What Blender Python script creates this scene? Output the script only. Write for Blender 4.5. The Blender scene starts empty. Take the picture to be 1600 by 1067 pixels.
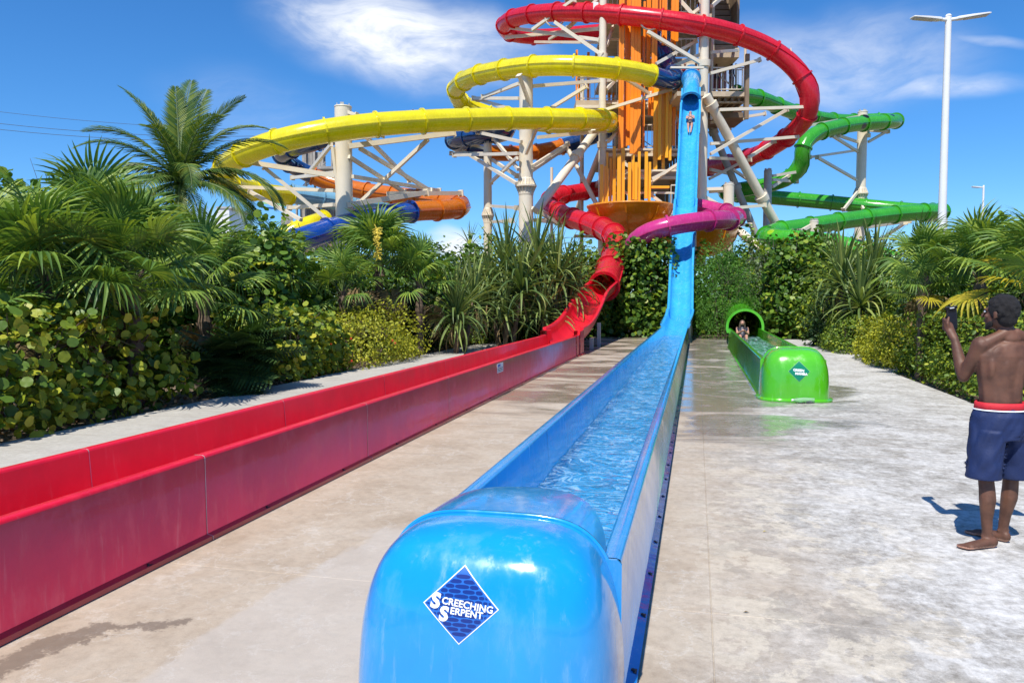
import bpy, math, random
import numpy as np
from mathutils import Vector, Matrix, Quaternion, noise as mnoise

R_ = math.radians
random.seed(7)
rng = np.random.default_rng(7)
C = bpy.context.scene.collection
sc = bpy.context.scene

# ------------------------------------------------------------------ camera
FPX = 1200.0
EYE = Vector((0, 0, 1.7))
PITCH = math.atan(68.5 / FPX)
YAW = R_(13.5)
F0 = Vector((-math.sin(YAW), math.cos(YAW), 0))
RT = Vector((math.cos(YAW), math.sin(YAW), 0))
ZZ = Vector((0, 0, 1))
FW = F0 * math.cos(PITCH) - ZZ * math.sin(PITCH)
UPV = F0 * math.sin(PITCH) + ZZ * math.cos(PITCH)
cam_d = bpy.data.cameras.new('camera')
cam = bpy.data.objects.new('camera', cam_d)
C.objects.link(cam)
cam.location = EYE
cam.rotation_euler = (math.pi / 2 - PITCH, 0, YAW)
cam_d.sensor_width = 36
cam_d.lens = 27
cam_d.clip_end = 3000
cam_d.clip_start = 0.05
sc.camera = cam


def D(px, py, d):
    """measured picture position at a known distance -> place in the world"""
    return EYE + (FW + RT * ((px - 800) / FPX) + UPV * ((533.5 - py) / FPX)) * d


def G(px, py, h=0.0):
    v = FW + RT * ((px - 800) / FPX) + UPV * ((533.5 - py) / FPX)
    return EYE + v * ((h - EYE.z) / v.z)


# ------------------------------------------------------------------ world, sun, exposure
SUN_EL = R_(58)
SUN_TR = R_(9)           # light travels this far right of +Y
sun_dir = Vector((-math.sin(SUN_TR) * math.cos(SUN_EL), -math.cos(SUN_TR) * math.cos(SUN_EL), math.sin(SUN_EL)))
sd = bpy.data.lights.new('sun', 'SUN')
sd.energy = 4.4
sd.angle = R_(0.53)
sd.color = (1.0, 0.955, 0.88)
so = bpy.data.objects.new('sun', sd)
C.objects.link(so)
so.rotation_euler = (-sun_dir).to_track_quat('-Z', 'Y').to_euler()
sc.view_settings.view_transform = 'Standard'
sc.view_settings.look = 'None'
sc.view_settings.gamma = 1
sc.view_settings.exposure = 0.42
sc.view_settings.use_curve_mapping = False
sc.cycles.max_bounces = 8
sc.cycles.transparent_max_bounces = 16
sc.cycles.caustics_reflective = False
sc.cycles.caustics_refractive = False


class NT:
    """tiny helper for node trees"""
    def __init__(s, nt):
        s.t = nt

    def n(s, typ, **kw):
        nd = s.t.nodes.new(typ)
        for k, v in kw.items():
            setattr(nd, k, v)
        return nd

    def put(s, sock, v):
        if hasattr(v, 'is_output') or isinstance(v, bpy.types.NodeSocket):
            s.t.links.new(v, sock)
        elif v is not None:
            sock.default_value = v

    def m(s, op, a, b=None, c=None, clamp=False):
        nd = s.n('ShaderNodeMath', operation=op, use_clamp=clamp)
        s.put(nd.inputs[0], a)
        s.put(nd.inputs[1], b)
        s.put(nd.inputs[2], c)
        return nd.outputs[0]

    def vm(s, op, a, b=None, out=0):
        nd = s.n('ShaderNodeVectorMath', operation=op)
        s.put(nd.inputs[0], a)
        if b is not None:
            s.put(nd.inputs[1], b)
        return nd.outputs[out]

    def noise(s, vec, scale, detail=4, rough=0.5, dist=0.0, out=0):
        nd = s.n('ShaderNodeTexNoise')
        s.put(nd.inputs['Vector'], vec)
        nd.inputs['Scale'].default_value = scale
        nd.inputs['Detail'].default_value = detail
        nd.inputs['Roughness'].default_value = rough
        nd.inputs['Distortion'].default_value = dist
        return nd.outputs[out]

    def ramp(s, fac, stops, interp='LINEAR'):
        nd = s.n('ShaderNodeValToRGB')
        cr = nd.color_ramp
        cr.interpolation = interp
        while len(cr.elements) < len(stops):
            cr.elements.new(0.5)
        for e, (p, c) in zip(cr.elements, stops):
            e.position = p
            e.color = c if len(c) == 4 else (*c, 1)
        s.put(nd.inputs[0], fac)
        return nd.outputs[0]

    def step(s, v, a, b, lo=0.0, hi=1.0):
        nd = s.n('ShaderNodeMapRange', interpolation_type='SMOOTHSTEP')
        s.put(nd.inputs[0], v)
        nd.inputs[1].default_value = a
        nd.inputs[2].default_value = b
        nd.inputs[3].default_value = lo
        nd.inputs[4].default_value = hi
        return nd.outputs[0]

    def mix(s, fac, a, b, blend='MIX'):
        nd = s.n('ShaderNodeMix', data_type='RGBA', blend_type=blend)
        s.put(nd.inputs[0], fac)
        s.put(nd.inputs[6], a if not isinstance(a, tuple) else (*a[:3], 1))
        s.put(nd.inputs[7], b if not isinstance(b, tuple) else (*b[:3], 1))
        return nd.outputs[2]

    def bump(s, h, strength=0.3, dist=0.02, normal=None):
        nd = s.n('ShaderNodeBump')
        nd.inputs['Strength'].default_value = strength
        nd.inputs['Distance'].default_value = dist
        s.put(nd.inputs['Height'], h)
        if normal is not None:
            s.put(nd.inputs['Normal'], normal)
        return nd.outputs[0]


world = bpy.data.worlds.new('World')
sc.world = world
world.use_nodes = True
w = NT(world.node_tree)
for nd in list(world.node_tree.nodes):
    world.node_tree.nodes.remove(nd)
sky = w.n('ShaderNodeTexSky', sky_type='NISHITA')
sky.sun_disc = False
sky.sun_elevation = SUN_EL
sky.sun_rotation = math.atan2(sun_dir.x, sun_dir.y)
sky.altitude = 0
sky.air_density = 1.0
sky.dust_density = 0.0
sky.ozone_density = 3.0
tc = w.n('ShaderNodeTexCoord').outputs['Generated']
sep = w.n('ShaderNodeSeparateXYZ')
w.put(sep.inputs[0], tc)
az = w.m('ARCTAN2', sep.outputs[0], sep.outputs[1])
el = w.m('ARCSINE', sep.outputs[2])
comb = w.n('ShaderNodeCombineXYZ')
w.put(comb.inputs[0], az)
w.put(comb.inputs[1], el)
ae = comb.outputs[0]
warp = w.vm('SCALE', w.vm('SUBTRACT', w.noise(ae, 5, 3, 0.5, out=1), (0.5, 0.5, 0.5)), None)
warp.node.inputs['Scale'].default_value = 0.09
aew = w.vm('ADD', ae, warp)


def blob(cx, cy, hx, hy, tilt=0.0):
    dv = (D(cx, cy, 1) - EYE).normalized()
    a0, e0 = math.atan2(dv.x, dv.y), math.asin(dv.z)
    p = w.vm('SUBTRACT', aew, (a0, e0, 0))
    rot = w.n('ShaderNodeVectorRotate', rotation_type='Z_AXIS')
    w.put(rot.inputs['Vector'], p)
    rot.inputs['Angle'].default_value = tilt
    q = w.vm('MULTIPLY', rot.outputs[0], (FPX / hx, FPX / hy, 1))
    ln = w.vm('LENGTH', q, out=1)
    return w.step(ln, 1.15, 0.15)


stretch = w.vm('MULTIPLY', aew, (1.0, 2.6, 1.0))
fib = w.noise(stretch, 7, 8, 0.62, 0.6)
fine = w.noise(stretch, 22, 6, 0.6, 0.3)
tex = w.m('ADD', w.m('MULTIPLY', fib, 0.75), w.m('MULTIPLY', fine, 0.25))
wisp = w.step(tex, 0.33, 0.66)
A = w.m('MULTIPLY', blob(635, 70, 215, 78, 0.10), 1.35)
B = w.m('MULTIPLY', blob(1270, 110, 230, 85, 0.05), 0.62)
B2 = w.m('MULTIPLY', blob(1470, 150, 110, 20, -0.05), 0.7)
A2 = w.m('MULTIPLY', blob(380, 170, 130, 60, 0.3), 0.14)
S1 = w.m('MULTIPLY', blob(1545, 66, 70, 10, 0.1), 0.4)
Cc = w.m('MULTIPLY', blob(712, 385, 46, 36, 0.0), 1.6)
Cd = w.m('MULTIPLY', blob(330, 330, 60, 24, 0.0), 0.9)
mask = A
for q in (B, B2, A2, S1, Cc, Cd):
    mask = w.m('MAXIMUM', mask, q)
# thin high cloud everywhere else above the frame and round the back
gen = w.m('MULTIPLY', w.step(w.noise(ae, 1.6, 3, 0.5), 0.5, 0.72), 0.6)
dvc = w.m('MULTIPLY', gen, w.step(el, 0.62, 0.8))
mask = w.m('MAXIMUM', mask, dvc)
cl = w.m('MULTIPLY', mask, w.m('ADD', w.m('MULTIPLY', wisp, 0.66), 0.26), clamp=True)
skycol = w.n('ShaderNodeHueSaturation')
skycol.inputs['Saturation'].default_value = 1.1
skycol.inputs['Hue'].default_value = 0.502
skycol.inputs['Value'].default_value = 1.0
skytint = w.mix(w.step(el, -0.02, 0.30), (0.58, 0.86, 1.20), (0.60, 0.89, 1.18))
w.put(skycol.inputs['Color'], w.mix(1.0, sky.outputs[0], skytint, 'MULTIPLY'))
cloudcol = w.mix(w.step(el, 0.02, 0.3), (7.6, 7.9, 8.5), (8.2, 8.4, 8.7))
col = w.mix(w.m('MULTIPLY', cl, 0.92), skycol.outputs[0], cloudcol)
bg = w.n('ShaderNodeBackground')
w.put(bg.inputs[0], col)
bg.inputs[1].default_value = 0.1
wo = w.n('ShaderNodeOutputWorld')
w.put(wo.inputs[0], bg.outputs[0])


# ------------------------------------------------------------------ materials
def new_mat(name):
    m = bpy.data.materials.new(name)
    m.use_nodes = True
    nt = m.node_tree
    for nd in list(nt.nodes):
        nt.nodes.remove(nd)
    h = NT(nt)
    out = h.n('ShaderNodeOutputMaterial')
    return m, h, out


def princ(h, **kw):
    p = h.n('ShaderNodeBsdfPrincipled')
    for k, v in kw.items():
        k = k.replace('_', ' ')
        if isinstance(v, tuple) and len(v) == 3:
            v = (*v, 1)
        h.put(p.inputs[k], v)
    return p


def gelcoat(name, col, rough=0.16, fade=0.12, trans=0.0, wear=(0.8, 0.8, 0.8), scale=1.0, coat=0.6, bumpy=0.0, spots=None):
    m, h, out = new_mat(name)
    pos = h.n('ShaderNodeNewGeometry').outputs['Position']
    n1 = h.noise(pos, 1.3 * scale, 5, 0.6)
    n2 = h.noise(h.vm('MULTIPLY', pos, (1, 1, 0.35)), 7 * scale, 6, 0.65)
    n3 = h.noise(pos, 60 * scale, 3, 0.6)
    dull = tuple(c * (1 - fade) + fade * wv * 0.55 for c, wv in zip(col, wear))
    dark = tuple(c * 0.82 for c in col)
    c1 = h.mix(h.step(n1, 0.35, 0.7), dark, col)
    c2 = h.mix(h.m('MULTIPLY', h.step(n2, 0.5, 0.72), 0.75), c1, dull)
    if spots:
        v = h.n('ShaderNodeTexVoronoi', feature='F1', distance='EUCLIDEAN')
        h.put(v.inputs['Vector'], pos)
        v.inputs['Scale'].default_value = 0.95
        dot = h.step(v.outputs['Distance'], 0.30, 0.25)
        pick = h.n('ShaderNodeSeparateColor')
        h.put(pick.inputs[0], v.outputs['Color'])
        dc = h.ramp(pick.outputs[0], [(0.0, (0.02, 0.035, 0.05)), (0.35, (0.02, 0.18, 0.55)), (0.65, (0.32, 0.55, 0.02)), (0.85, (0.02, 0.035, 0.05))], 'CONSTANT')
        c2 = h.mix(dot, c2, dc)
    drip = h.noise(h.vm('MULTIPLY', pos, (1, 1, 0.12)), 16 * scale, 5, 0.7)
    c2 = h.mix(h.m('MULTIPLY', h.step(drip, 0.56, 0.74), 0.10 if coat > 0.36 else 0.045), c2, wear)
    scr = h.noise(h.vm('MULTIPLY', pos, (1, 0.2, 2.5)), 45 * scale, 4, 0.7)
    c2 = h.mix(h.m('MULTIPLY', h.step(scr, 0.62, 0.70), 0.16), c2, dull)
    rg = h.m('ADD', h.m('ADD', h.m('MULTIPLY', h.step(n2, 0.4, 0.75), 0.16), h.m('MULTIPLY', h.step(drip, 0.5, 0.72), 0.12)), rough)
    p = princ(h, Base_Color=c2, Roughness=rg, Coat_Weight=coat, Coat_Roughness=0.06)
    hh = h.m('ADD', h.m('MULTIPLY', n1, 1.0), h.m('MULTIPLY', n3, 0.01))
    bn = h.bump(hh, 0.35 + bumpy, 0.012 + bumpy * 0.02)
    h.put(p.inputs['Normal'], bn)
    h.put(p.inputs['Coat Normal'], bn)
    sh = p.outputs[0]
    if trans > 0:
        tr = h.n('ShaderNodeBsdfTranslucent')
        h.put(tr.inputs[0], (*[min(1, c * 1.25) for c in col], 1))
        mx = h.n('ShaderNodeMixShader')
        mx.inputs[0].default_value = trans
        h.put(mx.inputs[1], sh)
        h.put(mx.inputs[2], tr.outputs[0])
        sh = mx.outputs[0]
    h.put(out.inputs[0], sh)
    return m


def plain(name, col, rough=0.5, var=0.15, scale=4, metal=0.0, bump=0.15, bscale=40):
    m, h, out = new_mat(name)
    pos = h.n('ShaderNodeNewGeometry').outputs['Position']
    n = h.noise(pos, scale, 5, 0.6)
    oi = h.n('ShaderNodeObjectInfo').outputs['Random']
    f = h.m('ADD', h.m('MULTIPLY', h.step(n, 0.3, 0.7), 0.7), h.m('MULTIPLY', oi, 0.3))
    c = h.mix(f, tuple(x * (1 - var) for x in col), tuple(min(1, x * (1 + var)) for x in col))
    p = princ(h, Base_Color=c, Roughness=rough, Metallic=metal)
    if bump:
        h.put(p.inputs['Normal'], h.bump(h.noise(pos, bscale, 3, 0.6), bump, 0.01))
    h.put(out.inputs[0], p.outputs[0])
    return m


def leafmat(name, stops, rough=0.38, trans=0.28, scale=1.0, spec=0.32):
    rough += 0.1
    stops = [(p_, tuple(min(0.62, q_ * 1.32) for q_ in c_)) for p_, c_ in stops]
    m, h, out = new_mat(name)
    geo = h.n('ShaderNodeNewGeometry')
    oi = h.n('ShaderNodeObjectInfo').outputs['Random']
    rnd = h.m('FRACT', h.m('ADD', geo.outputs['Random Per Island'], h.m('MULTIPLY', oi, 7.3)))
    n = h.noise(geo.outputs['Position'], 1.1 * scale, 3, 0.5)
    f = h.m('ADD', h.m('MULTIPLY', rnd, 0.72), h.m('MULTIPLY', h.m('SUBTRACT', h.m('MULTIPLY', n, 1.6), 0.3), 0.28), clamp=True)
    c = h.ramp(f, stops)
    c = h.mix(h.m('MULTIPLY', h.noise(geo.outputs['Position'], 45, 3, 0.6), 0.35), c, (0.05, 0.055, 0.015))
    p = princ(h, Base_Color=c, Roughness=rough, Specular_IOR_Level=spec)
    tr = h.n('ShaderNodeBsdfTranslucent')
    tcol = h.mix(1.0, c, (1.35, 1.35, 0.55), 'MULTIPLY')
    h.put(tr.inputs[0], tcol)
    mx = h.n('ShaderNodeMixShader')
    mx.inputs[0].default_value = trans
    h.put(mx.inputs[1], p.outputs[0])
    h.put(mx.inputs[2], tr.outputs[0])
    h.put(out.inputs[0], mx.outputs[0])
    return m


M = {}
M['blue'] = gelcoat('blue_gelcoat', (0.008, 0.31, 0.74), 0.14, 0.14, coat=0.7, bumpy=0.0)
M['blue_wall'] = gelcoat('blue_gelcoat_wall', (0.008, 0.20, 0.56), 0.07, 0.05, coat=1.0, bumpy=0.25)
M['trough_floor'] = gelcoat('pale_trough_floor', (0.05, 0.45, 0.85), 0.2, 0.10, coat=0.2)
M['green_floor'] = gelcoat('green_trough_floor', (0.04, 0.40, 0.10), 0.2, 0.05, coat=0.2)
M['blue_slope'] = gelcoat('pale_blue_gelcoat', (0.04, 0.40, 0.78), 0.22, 0.08, coat=0.5)
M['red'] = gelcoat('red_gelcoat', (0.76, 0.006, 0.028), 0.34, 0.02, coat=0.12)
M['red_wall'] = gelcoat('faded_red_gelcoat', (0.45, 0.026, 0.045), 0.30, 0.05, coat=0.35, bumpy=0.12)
M['red_tube'] = gelcoat('red_tube_gelcoat', (0.78, 0.02, 0.045), 0.24, 0.01, trans=0.3, coat=0.4)
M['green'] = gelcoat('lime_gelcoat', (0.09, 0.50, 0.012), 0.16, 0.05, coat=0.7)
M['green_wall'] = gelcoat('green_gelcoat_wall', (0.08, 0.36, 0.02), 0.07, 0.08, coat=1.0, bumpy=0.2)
M['green_tube'] = gelcoat('green_tube_gelcoat', (0.05, 0.40, 0.02), 0.18, 0.05, trans=0.12)
M['green_spot'] = gelcoat('spotted_green_gelcoat', (0.06, 0.45, 0.02), 0.18, 0.05, trans=0.12, spots=True)
M['yellow'] = gelcoat('yellow_gelcoat', (0.95, 0.82, 0.01), 0.22, 0.01, trans=0.22)
M['navy'] = gelcoat('navy_gelcoat', (0.008, 0.045, 0.17), 0.12, 0.04, coat=0.8)
M['navy2'] = gelcoat('royal_blue_gelcoat', (0.006, 0.06, 0.32), 0.14, 0.04, coat=0.8)
M['orange_tube'] = gelcoat('orange_gelcoat', (0.72, 0.19, 0.008), 0.18, 0.08, trans=0.2)
M['amber'] = gelcoat('amber_gelcoat', (0.80, 0.30, 0.01), 0.2, 0.08, trans=0.15)
M['pink'] = gelcoat('magenta_gelcoat', (0.62, 0.035, 0.22), 0.2, 0.06, trans=0.15)
M['lightblue'] = gelcoat('grey_blue_gelcoat', (0.2, 0.42, 0.55), 0.2, 0.06)
M['cream'] = plain('cream_painted_steel', (0.72, 0.64, 0.50), 0.38, 0.07, 1.2, bump=0.04)
M['grey_steel'] = plain('grey_painted_steel', (0.42, 0.42, 0.40), 0.45, 0.15, 2)
M['brown'] = plain('brown_timber_board', (0.23, 0.16, 0.10), 0.7, 0.3, 2)
M['tan'] = plain('tan_timber_deck', (0.50, 0.40, 0.28), 0.65, 0.2, 2)
M['fin_orange'] = plain('orange_fin', (0.95, 0.27, 0.008), 0.42, 0.10, 0.3, bump=0.03)
M['fin_amber'] = plain('amber_fin', (0.95, 0.42, 0.015), 0.42, 0.08, 0.3, bump=0.03)
M['fin_red'] = plain('dark_red_fin', (0.35, 0.02, 0.02), 0.5, 0.15, 0.3)
M['greywood'] = plain('weathered_grey_wood', (0.36, 0.33, 0.29), 0.8, 0.25, 3)
M['white'] = plain('white_paint', (0.8, 0.8, 0.78), 0.35, 0.04, 2, bump=0.02)
M['lens'] = plain('lamp_lens', (0.55, 0.54, 0.5), 0.25, 0.1, 8)
M['black'] = plain('black_plastic', (0.012, 0.012, 0.014), 0.3, 0.1, 8, bump=0.0)
M['bolt'] = plain('dark_bolt', (0.03, 0.035, 0.05), 0.4, 0.2, 8, metal=0.5)
M['caulk'] = plain('pale_caulk', (0.62, 0.42, 0.40), 0.6, 0.2, 9)
M['caulk_blue'] = plain('pale_blue_caulk', (0.32, 0.55, 0.78), 0.5, 0.2, 9)
M['caulk_green'] = plain('pale_green_caulk', (0.3, 0.6, 0.2), 0.5, 0.2, 9)
M['navy_ink'] = plain('dark_navy_ink', (0.008, 0.03, 0.20), 0.25, 0.05, 8, bump=0.0)
M['mid_ink'] = plain('mid_blue_ink', (0.02, 0.13, 0.50), 0.25, 0.05, 8, bump=0.0)
M['white_ink'] = plain('white_ink', (0.85, 0.87, 0.88), 0.3, 0.02, 8, bump=0.0)
M['green_ink'] = plain('dark_green_ink', (0.005, 0.20, 0.10), 0.25, 0.05, 8, bump=0.0)
M['wire'] = plain('black_cable', (0.03, 0.03, 0.035), 0.6, 0.1, 8)

M['grape'] = leafmat('sea_grape_leaf', [(0.0, (0.026, 0.068, 0.013)), (0.45, (0.066, 0.149, 0.019)), (0.75, (0.160, 0.257, 0.022)), (0.93, (0.350, 0.351, 0.032)), (1.0, (0.525, 0.162, 0.054))], 0.33, 0.25)
M['grape_sun'] = leafmat('sunlit_sea_grape_leaf', [(0.0, (0.028, 0.065, 0.012)), (0.35, (0.084, 0.156, 0.016)), (0.68, (0.239, 0.286, 0.021)), (0.88, (0.421, 0.390, 0.036)), (1.0, (0.590, 0.182, 0.062))], 0.35, 0.22)
M['palm'] = leafmat('fan_palm_leaf', [(0.0, (0.045, 0.105, 0.025)), (0.5, (0.113, 0.209, 0.036)), (0.9, (0.278, 0.356, 0.049)), (1.0, (0.600, 0.502, 0.085))], 0.36, 0.25)
M['palm_yellow'] = leafmat('yellow_palm_leaf', [(0.0, (0.248, 0.253, 0.018)), (0.6, (0.522, 0.380, 0.028)), (1.0, (0.600, 0.345, 0.037))], 0.4, 0.3)
M['palm_dry'] = leafmat('dry_palm_leaf', [(0.0, (0.10, 0.065, 0.03)), (0.6, (0.22, 0.15, 0.07)), (1.0, (0.36, 0.26, 0.13))], 0.7, 0.15)
M['coco'] = leafmat('coconut_leaflet', [(0.0, (0.022, 0.066, 0.015)), (0.5, (0.066, 0.132, 0.022)), (0.85, (0.188, 0.233, 0.031)), (1.0, (0.526, 0.404, 0.074))], 0.35, 0.22)
M['strap'] = leafmat('pandanus_leaf', [(0.0, (0.045, 0.091, 0.025)), (0.5, (0.113, 0.168, 0.045)), (0.85, (0.257, 0.308, 0.078)), (1.0, (0.499, 0.462, 0.146))], 0.38, 0.2)
M['hedge'] = leafmat('hedge_leaf', [(0.0, (0.036, 0.081, 0.013)), (0.45, (0.102, 0.176, 0.019)), (0.8, (0.248, 0.297, 0.022)), (1.0, (0.554, 0.513, 0.043))], 0.36, 0.22)
M['hedge_yellow'] = leafmat('yellow_green_leaf', [(0.0, (0.083, 0.110, 0.011)), (0.4, (0.226, 0.253, 0.016)), (0.8, (0.428, 0.407, 0.026)), (1.0, (0.594, 0.517, 0.070))], 0.4, 0.25)
M['finegreen'] = leafmat('fine_green_leaf', [(0.0, (0.028, 0.091, 0.012)), (0.5, (0.070, 0.195, 0.021)), (1.0, (0.154, 0.325, 0.031))], 0.42, 0.25)
M['greyleaf'] = leafmat('silver_green_leaf', [(0.0, (0.08, 0.11, 0.07)), (0.6, (0.20, 0.25, 0.17)), (1.0, (0.34, 0.38, 0.28))], 0.5, 0.15)
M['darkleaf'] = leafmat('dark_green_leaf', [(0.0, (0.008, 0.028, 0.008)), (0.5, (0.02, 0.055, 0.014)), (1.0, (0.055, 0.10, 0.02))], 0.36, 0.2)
M['litter'] = leafmat('dead_leaf', [(0.0, (0.10, 0.06, 0.03)), (0.6, (0.22, 0.13, 0.06)), (1.0, (0.36, 0.2, 0.1))], 0.8, 0.05)
M['flower'] = plain('orange_flower_petal', (0.75, 0.10, 0.03), 0.5, 0.15, 9)
M['spike'] = plain('yellow_flower_stalk', (0.62, 0.48, 0.06), 0.6, 0.25, 12)
M['bark'] = plain('fibrous_bark', (0.13, 0.09, 0.06), 0.9, 0.4, 9, bump=0.8, bscale=25)
M['twig'] = plain('grey_twig', (0.16, 0.12, 0.09), 0.85, 0.3, 9, bump=0.5)
M['stalk'] = plain('green_petiole', (0.10, 0.15, 0.04), 0.5, 0.2, 9, bump=0.0)

# concrete ------------------------------------------------------------
def concrete_mat():
    m, h, out = new_mat('wet_and_dry_concrete')
    pos = h.n('ShaderNodeNewGeometry').outputs['Position']
    s = h.n('ShaderNodeSeparateXYZ')
    h.put(s.inputs[0], pos)
    X, Y = s.outputs[0], s.outputs[1]
    big = h.noise(pos, 0.45, 4, 0.55, 0.3)
    mid = h.noise(pos, 1.7, 7, 0.65, 0.5)
    blotch = h.noise(h.vm('MULTIPLY', pos, (1, 0.8, 1)), 4.5, 14, 0.82, 0.1)
    grit = h.noise(pos, 170, 3, 0.7)
    grit2 = h.noise(pos, 60, 4, 0.7)
    tan = h.ramp(mid, [(0.25, (0.33, 0.26, 0.185)), (0.5, (0.42, 0.345, 0.26)), (0.75, (0.47, 0.405, 0.32))])
    white = h.ramp(blotch, [(0.38, (0.25, 0.235, 0.205)), (0.46, (0.36, 0.34, 0.305)), (0.54, (0.45, 0.435, 0.40)), (0.63, (0.57, 0.56, 0.53))])
    rightness = h.m('ADD', h.step(h.m('ADD', X, h.m('MULTIPLY', h.m('SUBTRACT', big, 0.5), 3.0)), -0.2, 1.3), 0, clamp=True)
    c = h.mix(rightness, tan, white)
    # bare pale scuffs
    scuff = h.m('MULTIPLY', h.step(blotch, 0.56, 0.62), h.step(big, 0.42, 0.6))
    c = h.mix(h.m('MULTIPLY', scuff, 0.35), c, (0.60, 0.52, 0.40))
    far_white = h.m('MULTIPLY', h.step(Y, 9, 18), h.step(X, 1.5, 3.2))
    c = h.mix(h.m('MULTIPLY', far_white, 0.6), c, (0.50, 0.49, 0.46))
    near_white = h.m('MULTIPLY', h.step(h.m('SUBTRACT', X, h.m('MULTIPLY', h.noise(pos, 1.3, 5, 0.6), 1.6)), -0.1, 1.2), h.step(Y, 9, 5))
    c = h.mix(h.m('MULTIPLY', h.m('MULTIPLY', near_white, h.step(blotch, 0.42, 0.56, 0.25, 1.0)), 0.6), c, (0.60, 0.595, 0.58))
    # left-hand walk beyond the red lane: grey
    lw = h.step(X, -4.5, -4.7)
    c = h.mix(h.m('MULTIPLY', lw, 0.85), c, h.mix(mid, (0.36, 0.35, 0.31), (0.50, 0.48, 0.43)))
    # dark scratches
    v = h.n('ShaderNodeTexVoronoi', feature='DISTANCE_TO_EDGE')
    h.put(v.inputs['Vector'], h.vm('ADD', pos, h.vm('SCALE', h.noise(pos, 2.2, 5, 0.6, out=1))))
    v.inputs['Scale'].default_value = 0.9
    crack = h.m('MULTIPLY', h.step(v.outputs['Distance'], 0.03, 0.0), h.step(mid, 0.5, 0.6))
    c = h.mix(h.m('MULTIPLY', crack, 0.16), c, (0.2, 0.18, 0.15))
    blot2 = h.noise(h.vm('MULTIPLY', pos, (1.0, 0.55, 1)), 1.5, 10, 0.72, 0.4)
    c = h.mix(h.m('MULTIPLY', h.m('MULTIPLY', h.step(blot2, 0.54, 0.60), h.m('ADD', 0.25, rightness)), 0.30), c, (0.27, 0.25, 0.215))
    v2 = h.n('ShaderNodeTexVoronoi', feature='DISTANCE_TO_EDGE')
    h.put(v2.inputs['Vector'], h.vm('ADD', pos, h.vm('MULTIPLY', h.noise(pos, 3.0, 6, 0.7, out=1), (0.8, 0.8, 0))))
    v2.inputs['Scale'].default_value = 2.6
    c = h.mix(h.m('MULTIPLY', h.m('MULTIPLY', h.step(v2.outputs['Distance'], 0.035, 0.0), h.step(blot2, 0.42, 0.5)), 0.28), c, (0.62, 0.60, 0.55))
    flake = h.noise(h.vm('ADD', pos, (3.1, 7.7, 0)), 2.3, 15, 0.70, 0.25)
    band = h.m('MULTIPLY', h.step(h.m('ABSOLUTE', h.m('SUBTRACT', X, 0.75)), 1.1, 0.3), h.step(Y, 12, 5))
    c = h.mix(h.m('MULTIPLY', h.m('MULTIPLY', h.step(flake, 0.515, 0.53), band), 0.55), c, (0.58, 0.52, 0.41))
    flake2 = h.noise(h.vm('ADD', pos, (13.1, 1.7, 0)), 1.9, 15, 0.72, 0.3)
    c = h.mix(h.m('MULTIPLY', h.m('MULTIPLY', h.step(flake2, 0.55, 0.565), h.step(X, -0.3, 0.6)), 0.34), c, (0.22, 0.205, 0.18))
    flake3 = h.noise(h.vm('ADD', pos, (5.1, 21.7, 0)), 1.1, 15, 0.68, 0.3)
    c = h.mix(h.m('MULTIPLY', h.m('MULTIPLY', h.step(flake3, 0.52, 0.54), h.step(X, 0.3, 1.2)), 0.42), c, (0.60, 0.59, 0.565))
    # wetness: pools of thin water, more of them far off and beside the slides
    wn = h.noise(h.vm('MULTIPLY', pos, (0.55, 1.0, 1.0)), 0.75, 6, 0.62, 0.8)
    bias = h.m('ADD', h.step(Y, 5.5, 14, -0.18, 0.10), h.m('MULTIPLY', h.step(h.m('ABSOLUTE', h.m('SUBTRACT', X, 0.45)), 1.3, 0.2), 0.10))
    right_dry = h.step(X, 2.4, 3.6, 0.0, -0.25)
    left_dry = h.step(X, -4.4, -4.8, 0.0, -0.3)
    wv = h.m('ADD', h.m('ADD', wn, bias), h.m('ADD', right_dry, left_dry))
    wet = h.step(wv, 0.50, 0.66)
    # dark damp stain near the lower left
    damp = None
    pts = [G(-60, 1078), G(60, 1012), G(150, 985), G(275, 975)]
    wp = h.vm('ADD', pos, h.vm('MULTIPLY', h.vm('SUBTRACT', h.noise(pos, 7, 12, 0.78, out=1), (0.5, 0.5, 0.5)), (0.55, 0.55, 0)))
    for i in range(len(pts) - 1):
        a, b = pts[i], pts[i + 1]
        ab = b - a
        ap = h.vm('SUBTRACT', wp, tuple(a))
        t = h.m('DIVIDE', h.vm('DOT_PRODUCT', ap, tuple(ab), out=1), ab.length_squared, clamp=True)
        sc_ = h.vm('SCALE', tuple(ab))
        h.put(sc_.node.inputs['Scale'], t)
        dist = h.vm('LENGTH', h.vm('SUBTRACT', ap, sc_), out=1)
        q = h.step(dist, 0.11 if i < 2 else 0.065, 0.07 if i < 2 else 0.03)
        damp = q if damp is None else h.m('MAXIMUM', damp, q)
    gv = h.mix(grit, (0.72, 0.72, 0.72), (1.26, 1.26, 1.26))
    c = h.mix(1.0, c, gv, 'MULTIPLY')
    fine_b = h.noise(pos, 14, 8, 0.75)
    c = h.mix(h.m('ADD', 0.35, h.m('MULTIPLY', rightness, 0.55)), c, h.ramp(fine_b, [(0.36, (0.66, 0.64, 0.61)), (0.5, (1.0, 1.0, 1.0)), (0.64, (1.22, 1.21, 1.18))]), 'MULTIPLY')
    edge_l = h.noise(h.vm('MULTIPLY', pos, (1.0, 0.5, 1)), 1.1, 5, 0.6)
    grey_patch = h.m('MULTIPLY', h.step(h.m('ADD', X, h.m('MULTIPLY', h.m('SUBTRACT', edge_l, 0.5), 1.2)), -2.35, -2.25), h.m('MULTIPLY', h.step(Y, 5.4, 5.1), h.step(X, -0.5, -0.9)))
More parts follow.
